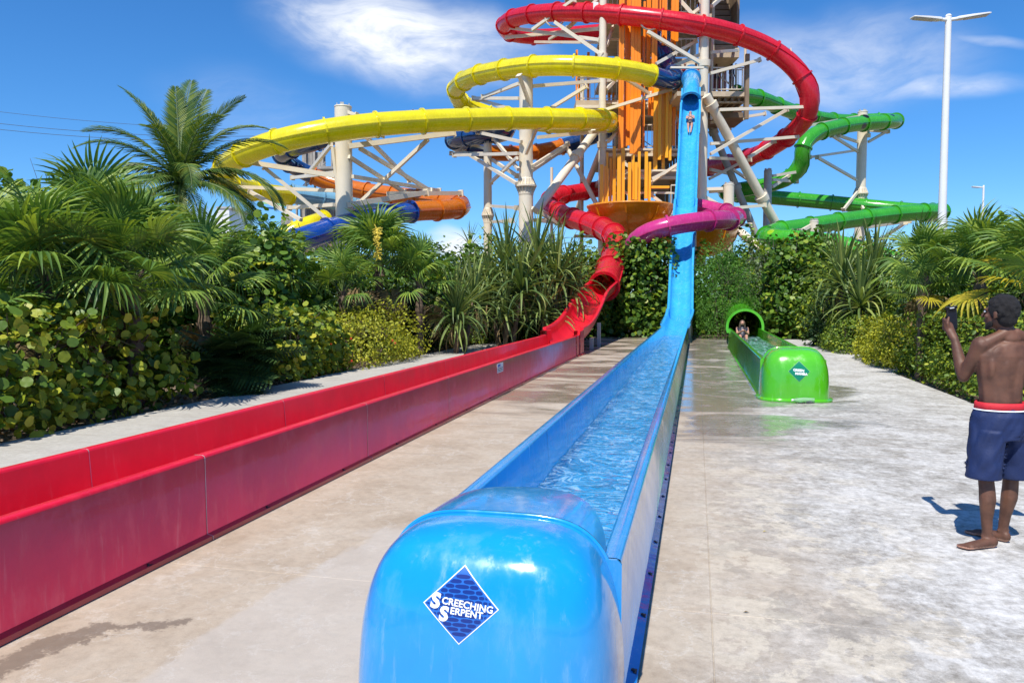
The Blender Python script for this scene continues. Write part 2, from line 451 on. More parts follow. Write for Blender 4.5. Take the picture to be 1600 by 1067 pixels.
    c = h.mix(h.m('MULTIPLY', grey_patch, 0.45), c, (0.47, 0.44, 0.40))
    streak = h.noise(h.vm('MULTIPLY', pos, (0.35, 3.0, 1)), 2.2, 5, 0.65)
    c = h.mix(h.m('MULTIPLY', h.step(streak, 0.52, 0.66), h.step(Y, 4, 11, 0.10, 0.45)), c, (0.27, 0.23, 0.18))
    c = h.mix(h.m('MULTIPLY', h.step(grit2, 0.62, 0.7), 0.25), c, (0.65, 0.6, 0.52))
    c = h.mix(h.m('MULTIPLY', wet, 0.62), c, h.mix(1.0, c, (0.50, 0.47, 0.42), 'MULTIPLY'))
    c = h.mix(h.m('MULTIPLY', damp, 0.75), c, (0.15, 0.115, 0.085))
    ws = h.m('MULTIPLY', wet, h.step(mid, 0.35, 0.5, 0.55, 1.0))
    rough = h.m('SUBTRACT', 0.82, h.m('MULTIPLY', ws, 0.70))
    rough = h.m('SUBTRACT', rough, h.m('MULTIPLY', damp, 0.2))
    hgt = h.m('ADD', h.m('MULTIPLY', grit, 0.5), h.m('MULTIPLY', grit2, 0.5))
    hs = h.m('MULTIPLY', hgt, h.m('SUBTRACT', 1.0, h.m('MULTIPLY', ws, 0.88)))
    p = princ(h, Base_Color=c, Roughness=rough, Specular_IOR_Level=h.m('ADD', 0.35, h.m('MULTIPLY', ws, 0.35)))
    h.put(p.inputs['Normal'], h.bump(hs, 0.35, 0.006))
    h.put(out.inputs[0], p.outputs[0])
    return m


for nd_fix in ():
    pass
M['concrete'] = concrete_mat()
M['soil'] = plain('sandy_mulch', (0.20, 0.15, 0.10), 0.95, 0.45, 6, bump=0.9, bscale=30)


def water_mat(name, tint, foam=0.0, sc_=1.0):
    m, h, out = new_mat(name)
    pos = h.n('ShaderNodeNewGeometry').outputs['Position']
    p1 = h.noise(h.vm('MULTIPLY', pos, (0.8, 1.35, 1)), 3.4 * sc_, 4, 0.55, 1.6)
    p2 = h.noise(h.vm('MULTIPLY', pos, (0.9, 1.6, 1)), 9.5 * sc_, 3, 0.5, 1.2)
    rid = h.m('ABSOLUTE', h.m('SUBTRACT', p1, 0.5))
    hh = h.m('ADD', h.m('MULTIPLY', rid, 1.6), h.m('MULTIPLY', p2, 0.45))
    bn = h.bump(hh, 0.9, 0.03)
    gl = h.n('ShaderNodeBsdfGlossy')
    gl.inputs['Roughness'].default_value = 0.03
    h.put(gl.inputs['Normal'], bn)
    tr = h.n('ShaderNodeBsdfTransparent')
    h.put(tr.inputs[0], (*tint, 1))
    fr = h.n('ShaderNodeFresnel')
    fr.inputs[0].default_value = 1.33
    h.put(fr.inputs['Normal'], bn)
    mx = h.n('ShaderNodeMixShader')
    h.put(mx.inputs[0], h.m('ADD', h.m('MULTIPLY', fr.outputs[0], 1.0), 0.02, clamp=True))
    h.put(mx.inputs[1], tr.outputs[0])
    h.put(mx.inputs[2], gl.outputs[0])
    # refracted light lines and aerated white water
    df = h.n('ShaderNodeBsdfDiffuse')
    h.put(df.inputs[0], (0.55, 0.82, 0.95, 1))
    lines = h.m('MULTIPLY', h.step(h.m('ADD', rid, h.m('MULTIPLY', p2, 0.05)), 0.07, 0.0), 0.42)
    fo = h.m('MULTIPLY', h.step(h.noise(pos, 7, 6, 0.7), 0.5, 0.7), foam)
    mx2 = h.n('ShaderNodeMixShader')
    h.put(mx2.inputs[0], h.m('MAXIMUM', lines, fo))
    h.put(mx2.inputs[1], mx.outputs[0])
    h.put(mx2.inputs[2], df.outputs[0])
    h.put(out.inputs[0], mx2.outputs[0])
    return m


M['water'] = water_mat('rippled_water', (0.82, 0.95, 1.0), 0.0)
M['water_foam'] = water_mat('churned_water', (0.75, 0.95, 0.85), 0.6, 1.4)


def skin_mat(name, base, lo, rough=0.42):
    m, h, out = new_mat(name)
    pos = h.n('ShaderNodeNewGeometry').outputs['Position']
    n = h.noise(pos, 9, 5, 0.6)
    c = h.mix(h.step(n, 0.3, 0.7), lo, base)
    p = princ(h, Base_Color=c, Roughness=h.m('ADD', rough, h.m('MULTIPLY', h.step(n, 0.6, 0.3), 0.15)), Specular_IOR_Level=0.5)
    p.inputs['Subsurface Weight'].default_value = 0.06
    p.inputs['Subsurface Radius'].default_value = (0.02, 0.008, 0.005)
    h.put(p.inputs['Normal'], h.bump(h.noise(pos, 160, 3, 0.6), 0.12, 0.003))
    h.put(out.inputs[0], p.outputs[0])
    return m


M['skin'] = skin_mat('dark_brown_skin', (0.155, 0.066, 0.036), (0.085, 0.036, 0.021), 0.55)
M['sole'] = skin_mat('light_sole_skin', (0.42, 0.22, 0.15), (0.3, 0.15, 0.1))
M['skin_light'] = skin_mat('light_skin', (0.52, 0.28, 0.19), (0.45, 0.22, 0.15))
M['hair'] = plain('black_hair', (0.010, 0.008, 0.008), 0.75, 0.3, 30, bump=1.0, bscale=220)
M['shorts'] = plain('navy_swim_cloth', (0.006, 0.018, 0.078), 0.7, 0.25, 6, bump=0.25, bscale=90)
M['band'] = plain('red_waistband_cloth', (0.60, 0.018, 0.03), 0.7, 0.15, 14, bump=0.3, bscale=120)
M['swim_dark'] = plain('black_swimsuit', (0.02, 0.02, 0.035), 0.5, 0.1, 9)
M['shirt_red'] = plain('red_shirt', (0.6, 0.03, 0.04), 0.7, 0.1, 9)
M['clear'] = plain('clear_plastic', (0.75, 0.80, 0.82), 0.08, 0.1, 9, bump=0.0)
for _n in M['clear'].node_tree.nodes:
    if _n.type == 'BSDF_PRINCIPLED':
        _n.inputs['Transmission Weight'].default_value = 0.75
        _n.inputs['IOR'].default_value = 1.2


# ------------------------------------------------------------------ geometry helpers
class MB:
    def __init__(s):
        s.v, s.f, s.sm = [], [], []

    def add(s, vs, fs, smooth=False):
        o = len(s.v)
        s.v += [tuple(v) for v in vs]
        s.f += [tuple(i + o for i in f) for f in fs]
        s.sm += [smooth] * len(fs)
        return s

    def frame_box(s, c, ax, ay, az, hx, hy, hz):
        vs = []
        for sx in (-1, 1):
            for sy in (-1, 1):
                for sz in (-1, 1):
                    vs.append(c + ax * (hx * sx) + ay * (hy * sy) + az * (hz * sz))
        fs = [(0, 1, 3, 2), (4, 6, 7, 5), (0, 4, 5, 1), (2, 3, 7, 6), (0, 2, 6, 4), (1, 5, 7, 3)]
        return s.add(vs, fs)

    def box(s, x0, x1, y0, y1, z0, z1):
        return s.frame_box(Vector(((x0 + x1) / 2, (y0 + y1) / 2, (z0 + z1) / 2)), Vector((1, 0, 0)), Vector((0, 1, 0)), ZZ,
                           (x1 - x0) / 2, (y1 - y0) / 2, (z1 - z0) / 2)

    def bar(s, a, b, w_, h_=None, up=ZZ):
        a, b = Vector(a), Vector(b)
        h_ = h_ or w_
        d = (b - a)
        L = d.length
        d.normalize()
        if abs(d.dot(up)) > 0.98:
            up = Vector((0, 1, 0))
        x = d.cross(up).normalized()
        z = x.cross(d).normalized()
        return s.frame_box((a + b) / 2, x, d, z, w_ / 2, L / 2, h_ / 2)

    def cyl(s, a, b, r, r2=None, n=20, caps=True, smooth=True):
        a, b = Vector(a), Vector(b)
        r2 = r if r2 is None else r2
        d = (b - a).normalized()
        u = Vector((1, 0, 0)) if abs(d.x) < 0.9 else Vector((0, 1, 0))
        x = d.cross(u).normalized()
        y = d.cross(x).normalized()
        vs, fs = [], []
        for i in range(n):
            t = 2 * math.pi * i / n
            k = x * math.cos(t) + y * math.sin(t)
            vs += [a + k * r, b + k * r2]
        for i in range(n):
            j = (i + 1) % n
            fs.append((2 * i, 2 * i + 1, 2 * j + 1, 2 * j))
        s.add(vs, fs, smooth)
        if caps:
            s.add([vs[2 * i] for i in range(n)], [tuple(range(n))])
            s.add([vs[2 * i + 1] for i in range(n)], [tuple(reversed(range(n)))])
        return s

    def loft(s, rings, closed=True, caps=False, smooth=True):
        n = len(rings[0])
        vs = [p for r in rings for p in r]
        fs = []
        for k in range(len(rings) - 1):
            for i in range(n if closed else n - 1):
                j = (i + 1) % n
                fs.append((k * n + i, k * n + j, (k + 1) * n + j, (k + 1) * n + i))
        s.add(vs, fs, smooth)
        if caps:
            s.add(rings[0], [tuple(reversed(range(n)))])
            s.add(rings[-1], [tuple(range(n))])
        return s

    def mesh(s, name, mat=None):
        me = bpy.data.meshes.new(name)
        me.from_pydata(s.v, [], s.f)
        me.polygons.foreach_set('use_smooth', s.sm)
        if mat:
            me.materials.append(mat)
        me.update()
        return me

    def obj(s, name, mat, parent=None):
        return link(name, s.mesh(name, mat), parent)


def link(name, data, parent=None, mw=None):
    o = bpy.data.objects.new(name, data)
    C.objects.link(o)
    if parent is not None:
        o.parent = parent
        o.matrix_parent_inverse = Matrix.Identity(4)
        if mw is None:
            o.matrix_basis = PINV(parent)
        else:
            o.matrix_basis = mw
    elif mw is not None:
        o.matrix_basis = mw
    return o


def PINV(parent):
    """geometry is written in world coordinates: cancel the parent's placement"""
    m = Matrix.Identity(4)
    q = parent
    while q is not None:
        m = q.matrix_basis @ m if q.parent is None else q.matrix_basis @ m
        q = q.parent
    return m.inverted()


def tag(o, label=None, cat=None, group=None, kind=None):
    if label:
        o['label'] = label
    if cat:
        o['category'] = cat
    if group:
        o['group'] = group
    if kind:
        o['kind'] = kind
    return o


def thing(name, loc, label, cat, group=None, rz=0.0):
    o = bpy.data.objects.new(name, None)
    o.empty_display_size = 0.2
    C.objects.link(o)
    o.matrix_basis = Matrix.Translation(Vector(loc)) @ Matrix.Rotation(rz, 4, 'Z')
    return tag(o, label, cat, group)


def catmull(pts, per=10):
    P = [Vector(p) for p in pts]
    P = [P[0] * 2 - P[1]] + P + [P[-1] * 2 - P[-2]]
    out = []
    for i in range(1, len(P) - 2):
        p0, p1, p2, p3 = P[i - 1:i + 3]
        t0 = 0
        t1 = t0 + max(1e-4, (p1 - p0).length) ** 0.5
        t2 = t1 + max(1e-4, (p2 - p1).length) ** 0.5
        t3 = t2 + max(1e-4, (p3 - p2).length) ** 0.5
        for k in range(per):
            t = t1 + (t2 - t1) * k / per
            A1 = p0 * ((t1 - t) / (t1 - t0)) + p1 * ((t - t0) / (t1 - t0))
            A2_ = p1 * ((t2 - t) / (t2 - t1)) + p2 * ((t - t1) / (t2 - t1))
            A3 = p2 * ((t3 - t) / (t3 - t2)) + p3 * ((t - t2) / (t3 - t2))
            B1 = A1 * ((t2 - t) / (t2 - t0)) + A2_ * ((t - t0) / (t2 - t0))
            B2_ = A2_ * ((t3 - t) / (t3 - t1)) + A3 * ((t - t1) / (t3 - t1))
            out.append(B1 * ((t2 - t) / (t2 - t1)) + B2_ * ((t - t1) / (t2 - t1)))
    out.append(P[-2])
    return out


def resample(path, step):
    acc = [0]
    for a, b in zip(path, path[1:]):
        acc.append(acc[-1] + (b - a).length)
    n = max(2, int(round(acc[-1] / step)))
    out, j = [], 0
    for i in range(n + 1):
        s = acc[-1] * i / n
        while j < len(path) - 2 and acc[j + 1] < s:
            j += 1
        L = acc[j + 1] - acc[j]
        out.append(path[j].lerp(path[j + 1], (s - acc[j]) / L if L > 0 else 0))
    return out


def frames(path):
    """side and up vectors along a path (level sides)"""
    fr = []
    last = None
    for i, p in enumerate(path):
        t = (path[min(i + 1, len(path) - 1)] - path[max(i - 1, 0)]).normalized()
        x = t.cross(ZZ)
        if x.length < 0.05:
            x = last or Vector((1, 0, 0))
        x.normalize()
        last = x
        fr.append((t, x, x.cross(t).normalized()))
    return fr


def transport(path):
    t0 = (path[1] - path[0]).normalized()
    x = t0.cross(ZZ)
    if x.length < 0.1:
        x = Vector((1, 0, 0)) - t0 * t0.x
    x.normalize()
    fr = []
    for i in range(len(path)):
        t = (path[min(i + 1, len(path) - 1)] - path[max(i - 1, 0)]).normalized()
        x = (x - t * x.dot(t)).normalized()
        # ease back towards level sides so the moulded seams stay at the sides
        lv = t.cross(ZZ)
        if lv.length > 0.3:
            lv.normalize()
            if lv.dot(x) < 0:
                lv = -lv
            x = x.lerp(lv, 0.25)
            x = (x - t * x.dot(t)).normalized()
        fr.append((t, x, x.cross(t).normalized()))
    return fr


def flume(name, pts, r, mat_at, label, sec=2.4, ns=22, step=0.4, flange=0.09):
    """a closed water-slide tube in bolted sections; mat_at(i/n) picks the colour of a section"""
    path = resample(catmull(pts, 12), step)
    for _ in range(2):
        path = [path[0]] + [(a + b_ * 2 + c_) / 4 for a, b_, c_ in zip(path, path[1:], path[2:])] + [path[-1]]
    fr = transport(path)
    k = max(2, int(round(sec / step)))
    root = thing(name, path[0], label, 'water slide')
    inv = PINV(root)
    nsec = max(1, len(path) // k)
    for q in range(nsec):
        i0 = q * k
        i1 = (q + 1) * k if q < nsec - 1 else len(path) - 1
        rings, side = [], []
        for i in range(i0, i1 + 1):
            t, x, u = fr[i]
            rings.append([path[i] + (x * math.cos(a) + u * math.sin(a)) * r for a in [2 * math.pi * j / ns for j in range(ns)]])
        mat = mat_at((i0 + i1) / 2 / len(path), (path[i0] + path[i1]) / 2)
        b = MB().loft(rings)
        # moulded side seams, slightly proud
        for s in (-1, 1):
            ring = []
            for i in range(i0, i1 + 1):
                t, x, u = fr[i]
                c = path[i] + x * (s * r) - u * 0.0
                ring.append([c - u * 0.025, c + x * (s * 0.05) - u * 0.02, c + x * (s * 0.05) + u * 0.02, c + u * 0.025])
            b.loft(ring, closed=False, smooth=False)
        o = b.obj('tube_section', mat, root)
        # flange pair at the joint
        t, x, u = fr[i0]
        fb = MB()
        prof = [(-0.045, r), (-0.045, r + flange), (0.045, r + flange), (0.045, r)]
        rr = [[path[i0] + t * dy + (x * math.cos(a) + u * math.sin(a)) * rad for a in [2 * math.pi * j / ns for j in range(ns)]] for dy, rad in prof]
        fb.loft(rr, smooth=False)
        fb.obj('flange', mat, root)
    # end ring and dark inside lip
    for ie in (0, -1):
        t, x, u = fr[ie]
        fb = MB()
        prof = [(-0.06, r - 0.02), (-0.06, r + flange + 0.02), (0.06, r + flange + 0.02), (0.06, r - 0.02)]
        rr = [[path[ie] + t * dy + (x * math.cos(a) + u * math.sin(a)) * rad for a in [2 * math.pi * j / 28 for j in range(28)]] for dy, rad in prof + prof[:1]]
        fb.loft(rr, smooth=False)
        fb.obj('end_ring', mat_at(0.0 if ie == 0 else 1.0, path[ie]), root)
    return root, path


def sweep(path, prof, fr=None, closed=True, caps=True, smooth=False):
    fr = fr or frames(path)
    rings = [[p + f[1] * x + f[2] * z for x, z in prof] for p, f in zip(path, fr)]
    return rings


# ------------------------------------------------------------------ ground
g = MB()
g.add([(-900, -900, -0.05), (900, -900, -0.05), (900, 900, -0.05), (-900, 900, -0.05)], [(0, 1, 2, 3)])
tag(g.obj('ground', M['soil']), kind='structure')
pav = bpy.data.objects.new('pavement', None)
C.objects.link(pav)
pav['kind'] = 'structure'
xe = [-7.9, -4.45, 0.10, 4.35]
ye = [-8, -1.9, 4.2, 10.3, 13.4, 19.5, 25.6, 33.0]
for i in range(3):
    for j in range(7):
        x0, x1, y0, y1 = xe[i] + 0.002, xe[i + 1] - 0.002, ye[j] + 0.002, ye[j + 1] - 0.002
        if i == 2 and j >= 5:
            x1 = 4.8
        b = MB()
        c = 0.003
        b.add([(x0, y0, -0.1), (x1, y0, -0.1), (x1, y1, -0.1), (x0, y1, -0.1), (x0, y0, -c), (x1, y0, -c), (x1, y1, -c), (x0, y1, -c),
               (x0 + c, y0 + c, 0), (x1 - c, y0 + c, 0), (x1 - c, y1 - c, 0), (x0 + c, y1 - c, 0)],
              [(0, 1, 5, 4), (1, 2, 6, 5), (2, 3, 7, 6), (3, 0, 4, 7), (4, 5, 9, 8), (5, 6, 10, 9), (6, 7, 11, 10), (7, 4, 8, 11), (8, 9, 10, 11)])
        b.obj('slab', M['concrete'], pav)
MB().box(-7.88, 4.33, -7.9, 32.9, -0.09, -0.006).obj('joint_filler', M['concrete'], pav)
# wider apron on the right of the camera
b = MB().box(4.36, 9.0, -8, 5.2, -0.1, 0)
b.obj('slab', M['concrete'], pav)

# ------------------------------------------------------------------ lanes
SEC = 2.72


def lane_profile(xl, xr, h, wall, floor, flange_l=0.05, flange_r=0.05):
    """outer left foot, up, rim, down, floor, up, rim, down, outer right foot"""
    r = 0.02
    def rim(x0, x1):
        return [(x0, h - r), (x0 + r * 0.3, h - r * 0.3), (x0 + r, h), (x1 - r, h), (x1 - r * 0.3, h - r * 0.3), (x1, h - r)]
    L = [(xl - flange_l, 0.005), (xl - flange_l, 0.035), (xl - 0.004, 0.045)]
    L += rim(xl, xl + wall)
    L += [(xl + wall + 0.02, floor + 0.13), (xl + wall + 0.06, floor + 0.04), (xl + wall + 0.14, floor)]
    L += [(xr - wall - 0.14, floor), (xr - wall - 0.06, floor + 0.04), (xr - wall - 0.02, floor + 0.13)]
    L += rim(xr - wall, xr)
    L += [(xr + 0.004, 0.045), (xr + flange_r, 0.035), (xr + flange_r, 0.005)]
    return L


def lane(root, xl, xr, h, y0, y1, wall, floor, mats, joints_from):
    prof = lane_profile(xl, xr, h, wall, floor)
    ys = []
    y = joints_from
    while y > y0 + 0.3:
        y -= SEC
    y += SEC
    edges = [y0]
    while y < y1 - 0.3:
        if y > y0 + 0.2:
            edges.append(y)
        y += SEC
    edges.append(y1)
    for a, b_ in zip(edges, edges[1:]):
        mb = MB()
        n = 14
        rings = []
        for k in range(n + 1):
            yy = a + 0.003 + (b_ - a - 0.006) * k / n
            # outer skins waver a little like hand-laid fibreglass
            rr = []
            for (x, z) in prof:
                wob = 0.004 * math.sin(yy * 2.3 + z * 5) + 0.003 * math.sin(yy * 5.1 + 1.3 + z * 9)
                rr.append(Vector((x + (wob if 0.05 < z < h - 0.03 else 0), yy, z)))
            rings.append(rr)
        me = mb.loft(rings, closed=False, smooth=True)
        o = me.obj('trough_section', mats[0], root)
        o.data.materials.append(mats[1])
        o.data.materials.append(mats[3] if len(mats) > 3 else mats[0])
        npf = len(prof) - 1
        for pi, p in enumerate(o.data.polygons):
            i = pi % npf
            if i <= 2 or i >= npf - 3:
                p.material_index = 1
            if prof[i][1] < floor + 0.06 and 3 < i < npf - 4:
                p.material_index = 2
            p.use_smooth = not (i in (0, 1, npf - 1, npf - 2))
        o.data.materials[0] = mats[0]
    for e in edges[1:-1]:
        mb = MB()
        rings = [[Vector((x, yy, z)) for x, z in prof] for yy in (e - 0.0035, e + 0.0035)]
        # seam of sealant: sits 1.5 mm proud
        cx, n = (xl + xr) / 2, len(prof)
        for rg in rings:
            for i, v in enumerate(rg):
                if i <= 5 or 6 < i < 9:
                    pass
            for i, v in enumerate(rg):
                x, z = prof[i]
                if i < 3 or i >= n - 3:
                    v.x += 0.003 * (-1 if x < cx else 1)
                elif z >= h - 0.001:
                    v.z += 0.0015
                else:
                    mid_l, mid_r = xl + wall / 2, xr - wall / 2
                    v.x += -0.0015 if (x < mid_l or (x > mid_r - wall and x < mid_r)) else 0.0015
                    if z < floor + 0.1:
                        v.z += 0.0015
        mb.loft(rings, closed=False, smooth=False)
        mb.obj('joint', mats[2], root)
    return edges


def bolts(root, x, y0, y1, z, out, step=0.62):
    n = int((y1 - y0) / step)
    base = MB()
    base.frame_box(Vector((0, 0, 0.002)), Vector((1, 0, 0)), Vector((0, 1, 0)), ZZ, 0.018, 0.022, 0.002)
    base.cyl((0, 0, 0.003), (0, 0, 0.013), 0.008, n=8)
    me = base.mesh('bolt', M['bolt'])
    for i in range(n):
        o = bpy.data.objects.new('bolt', me)
        C.objects.link(o)
        o.parent = root
        o.matrix_basis = PINV(root) @ Matrix.Translation((x + out, y0 + (i + 0.5) * step, z))


# ---- blue lane
RIM = 0.65
bl = G(725, 762, RIM).x
br = G(972, 870, RIM).x
BXL, BXR = bl, br
BY0 = G(972, 870, RIM).y - 0.02
BY1 = G(1061, 527, 0.2).y - 0.4
blue = thing('open_speed_slide', (BXL, BY0, 0), 'bright blue open slide running steeply down the tower into a long water filled trough', 'water slide')
lane(blue, BXL, BXR, RIM, BY0, BY1, 0.085, 0.16, (M['blue'], M['blue_wall'], M['caulk_blue'], M['trough_floor']), BY0 + 0.22)
bolts(blue, BXR + 0.025, BY0, 16, 0.036, 0)


# ---- end cap: dome front
CP_, CQ_, CN_ = 4.0, 3.9, 4.2


def cap_front(A_, B_, H_, nx=4.0):
    """returns f(phi, t): phi 0..pi from left to right, t 0 bottom .. 1 apex"""
    memo = {}

    def rz(t):
        k_ = round(t, 6)
        if k_ not in memo:
            be = t * math.pi / 2
            c, s_ = math.cos(be), math.sin(be)
            lo, hi = 0.5, 1.5
            for _ in range(34):
                md = (lo + hi) / 2
                if abs(md * c) ** CP_ + abs(md * s_) ** CQ_ > 1:
                    hi = md
                else:
                    lo = md
            memo[k_] = (lo * c, lo * s_)
        return memo[k_]

    def f(phi, t):
        c, s_ = math.cos(phi), math.sin(phi)
        rho = (abs(c) ** CN_ + abs(s_) ** CN_) ** (-1 / CN_)
        r, z = rz(t)
        fl = 1 + 0.035 * (1 - min(1, z)) ** 1.5
        return Vector((-c * rho * A_ * r * fl, -s_ * rho * B_ * r * fl, z * H_))
    return f


def build_cap(root, xc, y, A_, B_, H_, hood_b, mat, rim_h, bx):
    f = cap_front(A_, B_, H_)
    rings = []
    nt, npz = 34, 56
    for k in range(nt + 1):
        t = (k / nt)
        rings.append([f(math.pi * i / npz, t) + Vector((xc, y, 0)) for i in range(npz + 1)])
    MB().loft(rings, closed=False).obj('end_cap', mat, root)
    bl_, br_ = bx
    bk = [(bl_, 0.0), (bl_, rim_h - 0.02), (bl_ + 0.02, rim_h - 0.001), (br_ - 0.02, rim_h - 0.001), (br_, rim_h - 0.02), (br_, 0.0)]
    MB().loft([[Vector((px_, yy_, pz_)) for px_, pz_ in bk] for yy_ in (y - 0.010, y + 0.006)], caps=True, smooth=False).obj('bulkhead', mat, root)
    # foot flange
    fr_, n = [], 56
    foot = [f(math.pi * i / n, 0.0) for i in range(n + 1)]
    ring = []
    for i, p in enumerate(foot):
        d = Vector((p.x / A_, p.y / B_, 0))
        d = d.normalized() if d.length > 0 else d
        q = p + Vector((xc, y, 0))
        ring.append([q + Vector((0, 0, 0.004)), q + d * 0.055 + Vector((0, 0, 0.004)), q + d * 0.055 + Vector((0, 0, 0.03)), q + Vector((0, 0, 0.05))])
    MB().loft(ring, closed=False, smooth=False).obj('base_flange', mat, root)
    # seam lip over the arch
    arch = [f(0, k / 40) for k in range(41)] + [f(math.pi, k / 40) for k in range(39, -1, -1)]
    arch = [p for p in arch if p.z > rim_h * 0.9]
    ring = []
    for i, p in enumerate(arch):
        a = arch[max(0, i - 1)]
        b_ = arch[min(len(arch) - 1, i + 1)]
        tt = (b_ - a).normalized()
        nn = Vector((-tt.z, 0, tt.x))
        if nn.z < 0 and abs(p.x) < A_ * 0.8:
            nn = -nn
        if p.x < 0 and nn.x > 0.2:
            nn = -nn
        q = p + Vector((xc, y, 0))
        ring.append([q + Vector((0, -0.006, 0)) - nn * 0.006, q + Vector((0, -0.006, 0)) + nn * 0.012,
                     q + Vector((0, 0.012, 0)) + nn * 0.012, q + Vector((0, 0.012, 0)) - nn * 0.006])
    MB().loft(ring, closed=True, caps=True).obj('seam_lip', mat, root)
    # hood over the trough
    rings, rings2 = [], []
    m = 18
    for k in range(m + 1):
        r = 1 - k / m
        rg, rg2 = [], []
        for i in range(41):
            phi = math.pi * i / 40
            px, py = -math.cos(phi), math.sin(phi)
            # height over x follows the arch, eases down towards the free edge
            xx = px * A_ * 0.86 * r
            u = min(0.9999, abs(xx) / A_)
            za = H_ * (1 - u ** CP_) ** (1 / CQ_)
            yy = py * hood_b * r
            z = za - 0.035 * (yy / hood_b) ** 2
            z = max(z, rim_h + 0.004)
            rg.append(Vector((xc + xx, y + yy, z)))
            rg2.append(Vector((xc + xx, y + yy, z - 0.014 if r > 0.02 else z - 0.014)))
        rings.append(rg)
        rings2.append(rg2)
    hb = MB().loft(rings, closed=False).loft(rings2, closed=False)
    hb.loft([rings[0], rings2[0]], closed=False)
    hb.obj('hood', mat, root)
    return f


BA = (BXR - BXL) / 2 + 0.034
BXC = (BXL + BXR) / 2 - 0.03
capf = build_cap(blue, BXC, BY0 - 0.01, BA, 0.44, 0.80, 0.62, M['blue'], RIM, (BXL + 0.012, BXR + 0.003))
# sheet-metal joint strip where the trough meets the cap
def decal(root, f, xc, y, phi0, z0, half_w, half_h, scale, parts, H_):
    """flat print laid on the cap. parts: list of (mesh in print coordinates, material, lift, name)"""
    def t_of(z):
        q = min(1, z / H_)
        return math.atan2(q, (1 - q ** CQ_) ** (1 / CP_)) / (math.pi / 2)

    def place(u, v, lift):
        t = t_of(z0 + v)
        # same sideways position for every height: find the plan angle
        lo, hi = 0.0, math.pi
        want = phi0 + u
        for _ in range(26):
            md = (lo + hi) / 2
            if f(md, t).x < want:
                lo = md
            else:
                hi = md
        p = f(lo, t)
        du = f(lo + 0.002, t) - p
        dv = f(lo, t + 0.002) - p
        nn = du.cross(dv).normalized()
        if nn.y > 0:
            nn = -nn
        return p + nn * lift + Vector((xc, y, 0))
    for me, mat, lift, nm in parts:
        k_ = 0.92 if nm == 'lettering' else 1.0
        vs = [place(v[0] * scale * k_, v[1] * scale * k_ * (0.92 if H_ < 0.82 else 1.0), lift) for v in me[0]]
        mb = MB().add(vs, me[1])
        mb.obj(nm, mat, root)


def diamond(k, n=44, rx=1.0, ry=1.0):
    vs, fs = [], []
    for i in range(n + 1):
        for j in range(n + 1):
            a, b_ = i / n, j / n
            vs.append(((a - b_) * k * rx, (a + b_ - 1) * k * ry))
    for i in range(n):
        for j in range(n):
            q = i * (n + 1) + j
            fs.append((q, q + n + 1, q + n + 2, q + 1))
    return vs, fs


def textmesh(txt, size, x, y, shear=0.0, bold=0.02, rot=0.0, space=1.0):
    cu = bpy.data.curves.new('lettering', 'FONT')
    cu.body = txt
    cu.size = size
    cu.offset = bold * size
    cu.space_character = space
    cu.shear = shear
    cu.resolution_u = 3
    o = bpy.data.objects.new('lettering', cu)
    C.objects.link(o)
    dg = bpy.context.evaluated_depsgraph_get()
    me = o.evaluated_get(dg).to_mesh()
    c, s = math.cos(rot), math.sin(rot)
    VV = [(v.co.x, v.co.y) for v in me.vertices]
    FF = []
    for p in me.polygons:
        q = tuple(p.vertices)
        FF += [(q[0], q[i], q[i + 1]) for i in range(1, len(q) - 1)]
    vs = [(x + v.co.x * c - v.co.y * s, y + v.co.x * s + v.co.y * c) for v in me.vertices]
    fs, todo, cache = [], FF, {}
    lim = 0.05
    while todo:
        a, b_, c_ = todo.pop()
        e = [((vs[i][0] - vs[j][0]) ** 2 + (vs[i][1] - vs[j][1]) ** 2, i, j, k) for i, j, k in ((a, b_, c_), (b_, c_, a), (c_, a, b_))]
        L, i, j, k = max(e)
        if L < lim * lim:
            fs.append((a, b_, c_))
            continue
        key = (min(i, j), max(i, j))
        if key not in cache:
            cache[key] = len(vs)
            vs.append(((vs[i][0] + vs[j][0]) / 2, (vs[i][1] + vs[j][1]) / 2))
        m_ = cache[key]
        todo += [(i, m_, k), (m_, j, k)]
    o.evaluated_get(dg).to_mesh_clear()
    bpy.data.objects.remove(o)
    bpy.data.curves.remove(cu)
    return vs, fs


def scale_cells(k):
    """snake scale cells clipped into the diamond: ellipses, large in the middle band, small at the sides"""
    vs, fs = [], []
    def cell(cx, cy, rx, ry):
        if abs(cx) + abs(cy) > k * 0.98:
            return
        lim = (k * 0.985 - abs(cx) - abs(cy))
        s = 1.0
        o = len(vs)
        n = 10
        pts = []
        for i in range(n):
            t = 2 * math.pi * i / n
            e = 0.75
            dx = rx * math.copysign(abs(math.cos(t)) ** e, math.cos(t))
            dy = ry * math.copysign(abs(math.sin(t)) ** e, math.sin(t))
            x, y = cx + dx, cy + dy
            q = abs(x) + abs(y)
            if q > k * 0.95:
                x *= k * 0.95 / q
                y *= k * 0.95 / q
            pts.append((x, y))
        vs.extend(pts)
        fs.append(tuple(range(o, o + n)))
    rows = 8
    for r in range(-rows, rows + 1):
        y = r * k / rows
        off = 0.5 if r % 2 else 0.0
        # sizes grow towards the vertical centre line
        x = 0.0
        if r % 2 == 0:
            cell(0, y, 0.20 * k, 0.050 * k)
            x = 0.19 * k
        else:
            x = 0.0
        w0 = 0.15 if r % 2 == 0 else 0.17
        while x < k:
            ww = max(0.028, w0 * (1 - x / k * 0.95)) * k
            hh = min(0.050, 0.020 + ww / k * 0.3) * k
            x += ww + 0.022 * k
            for sgn in (-1, 1):
                cell(sgn * x, y, ww, hh)
            x += ww
            w0 *= 0.9
    return vs, fs


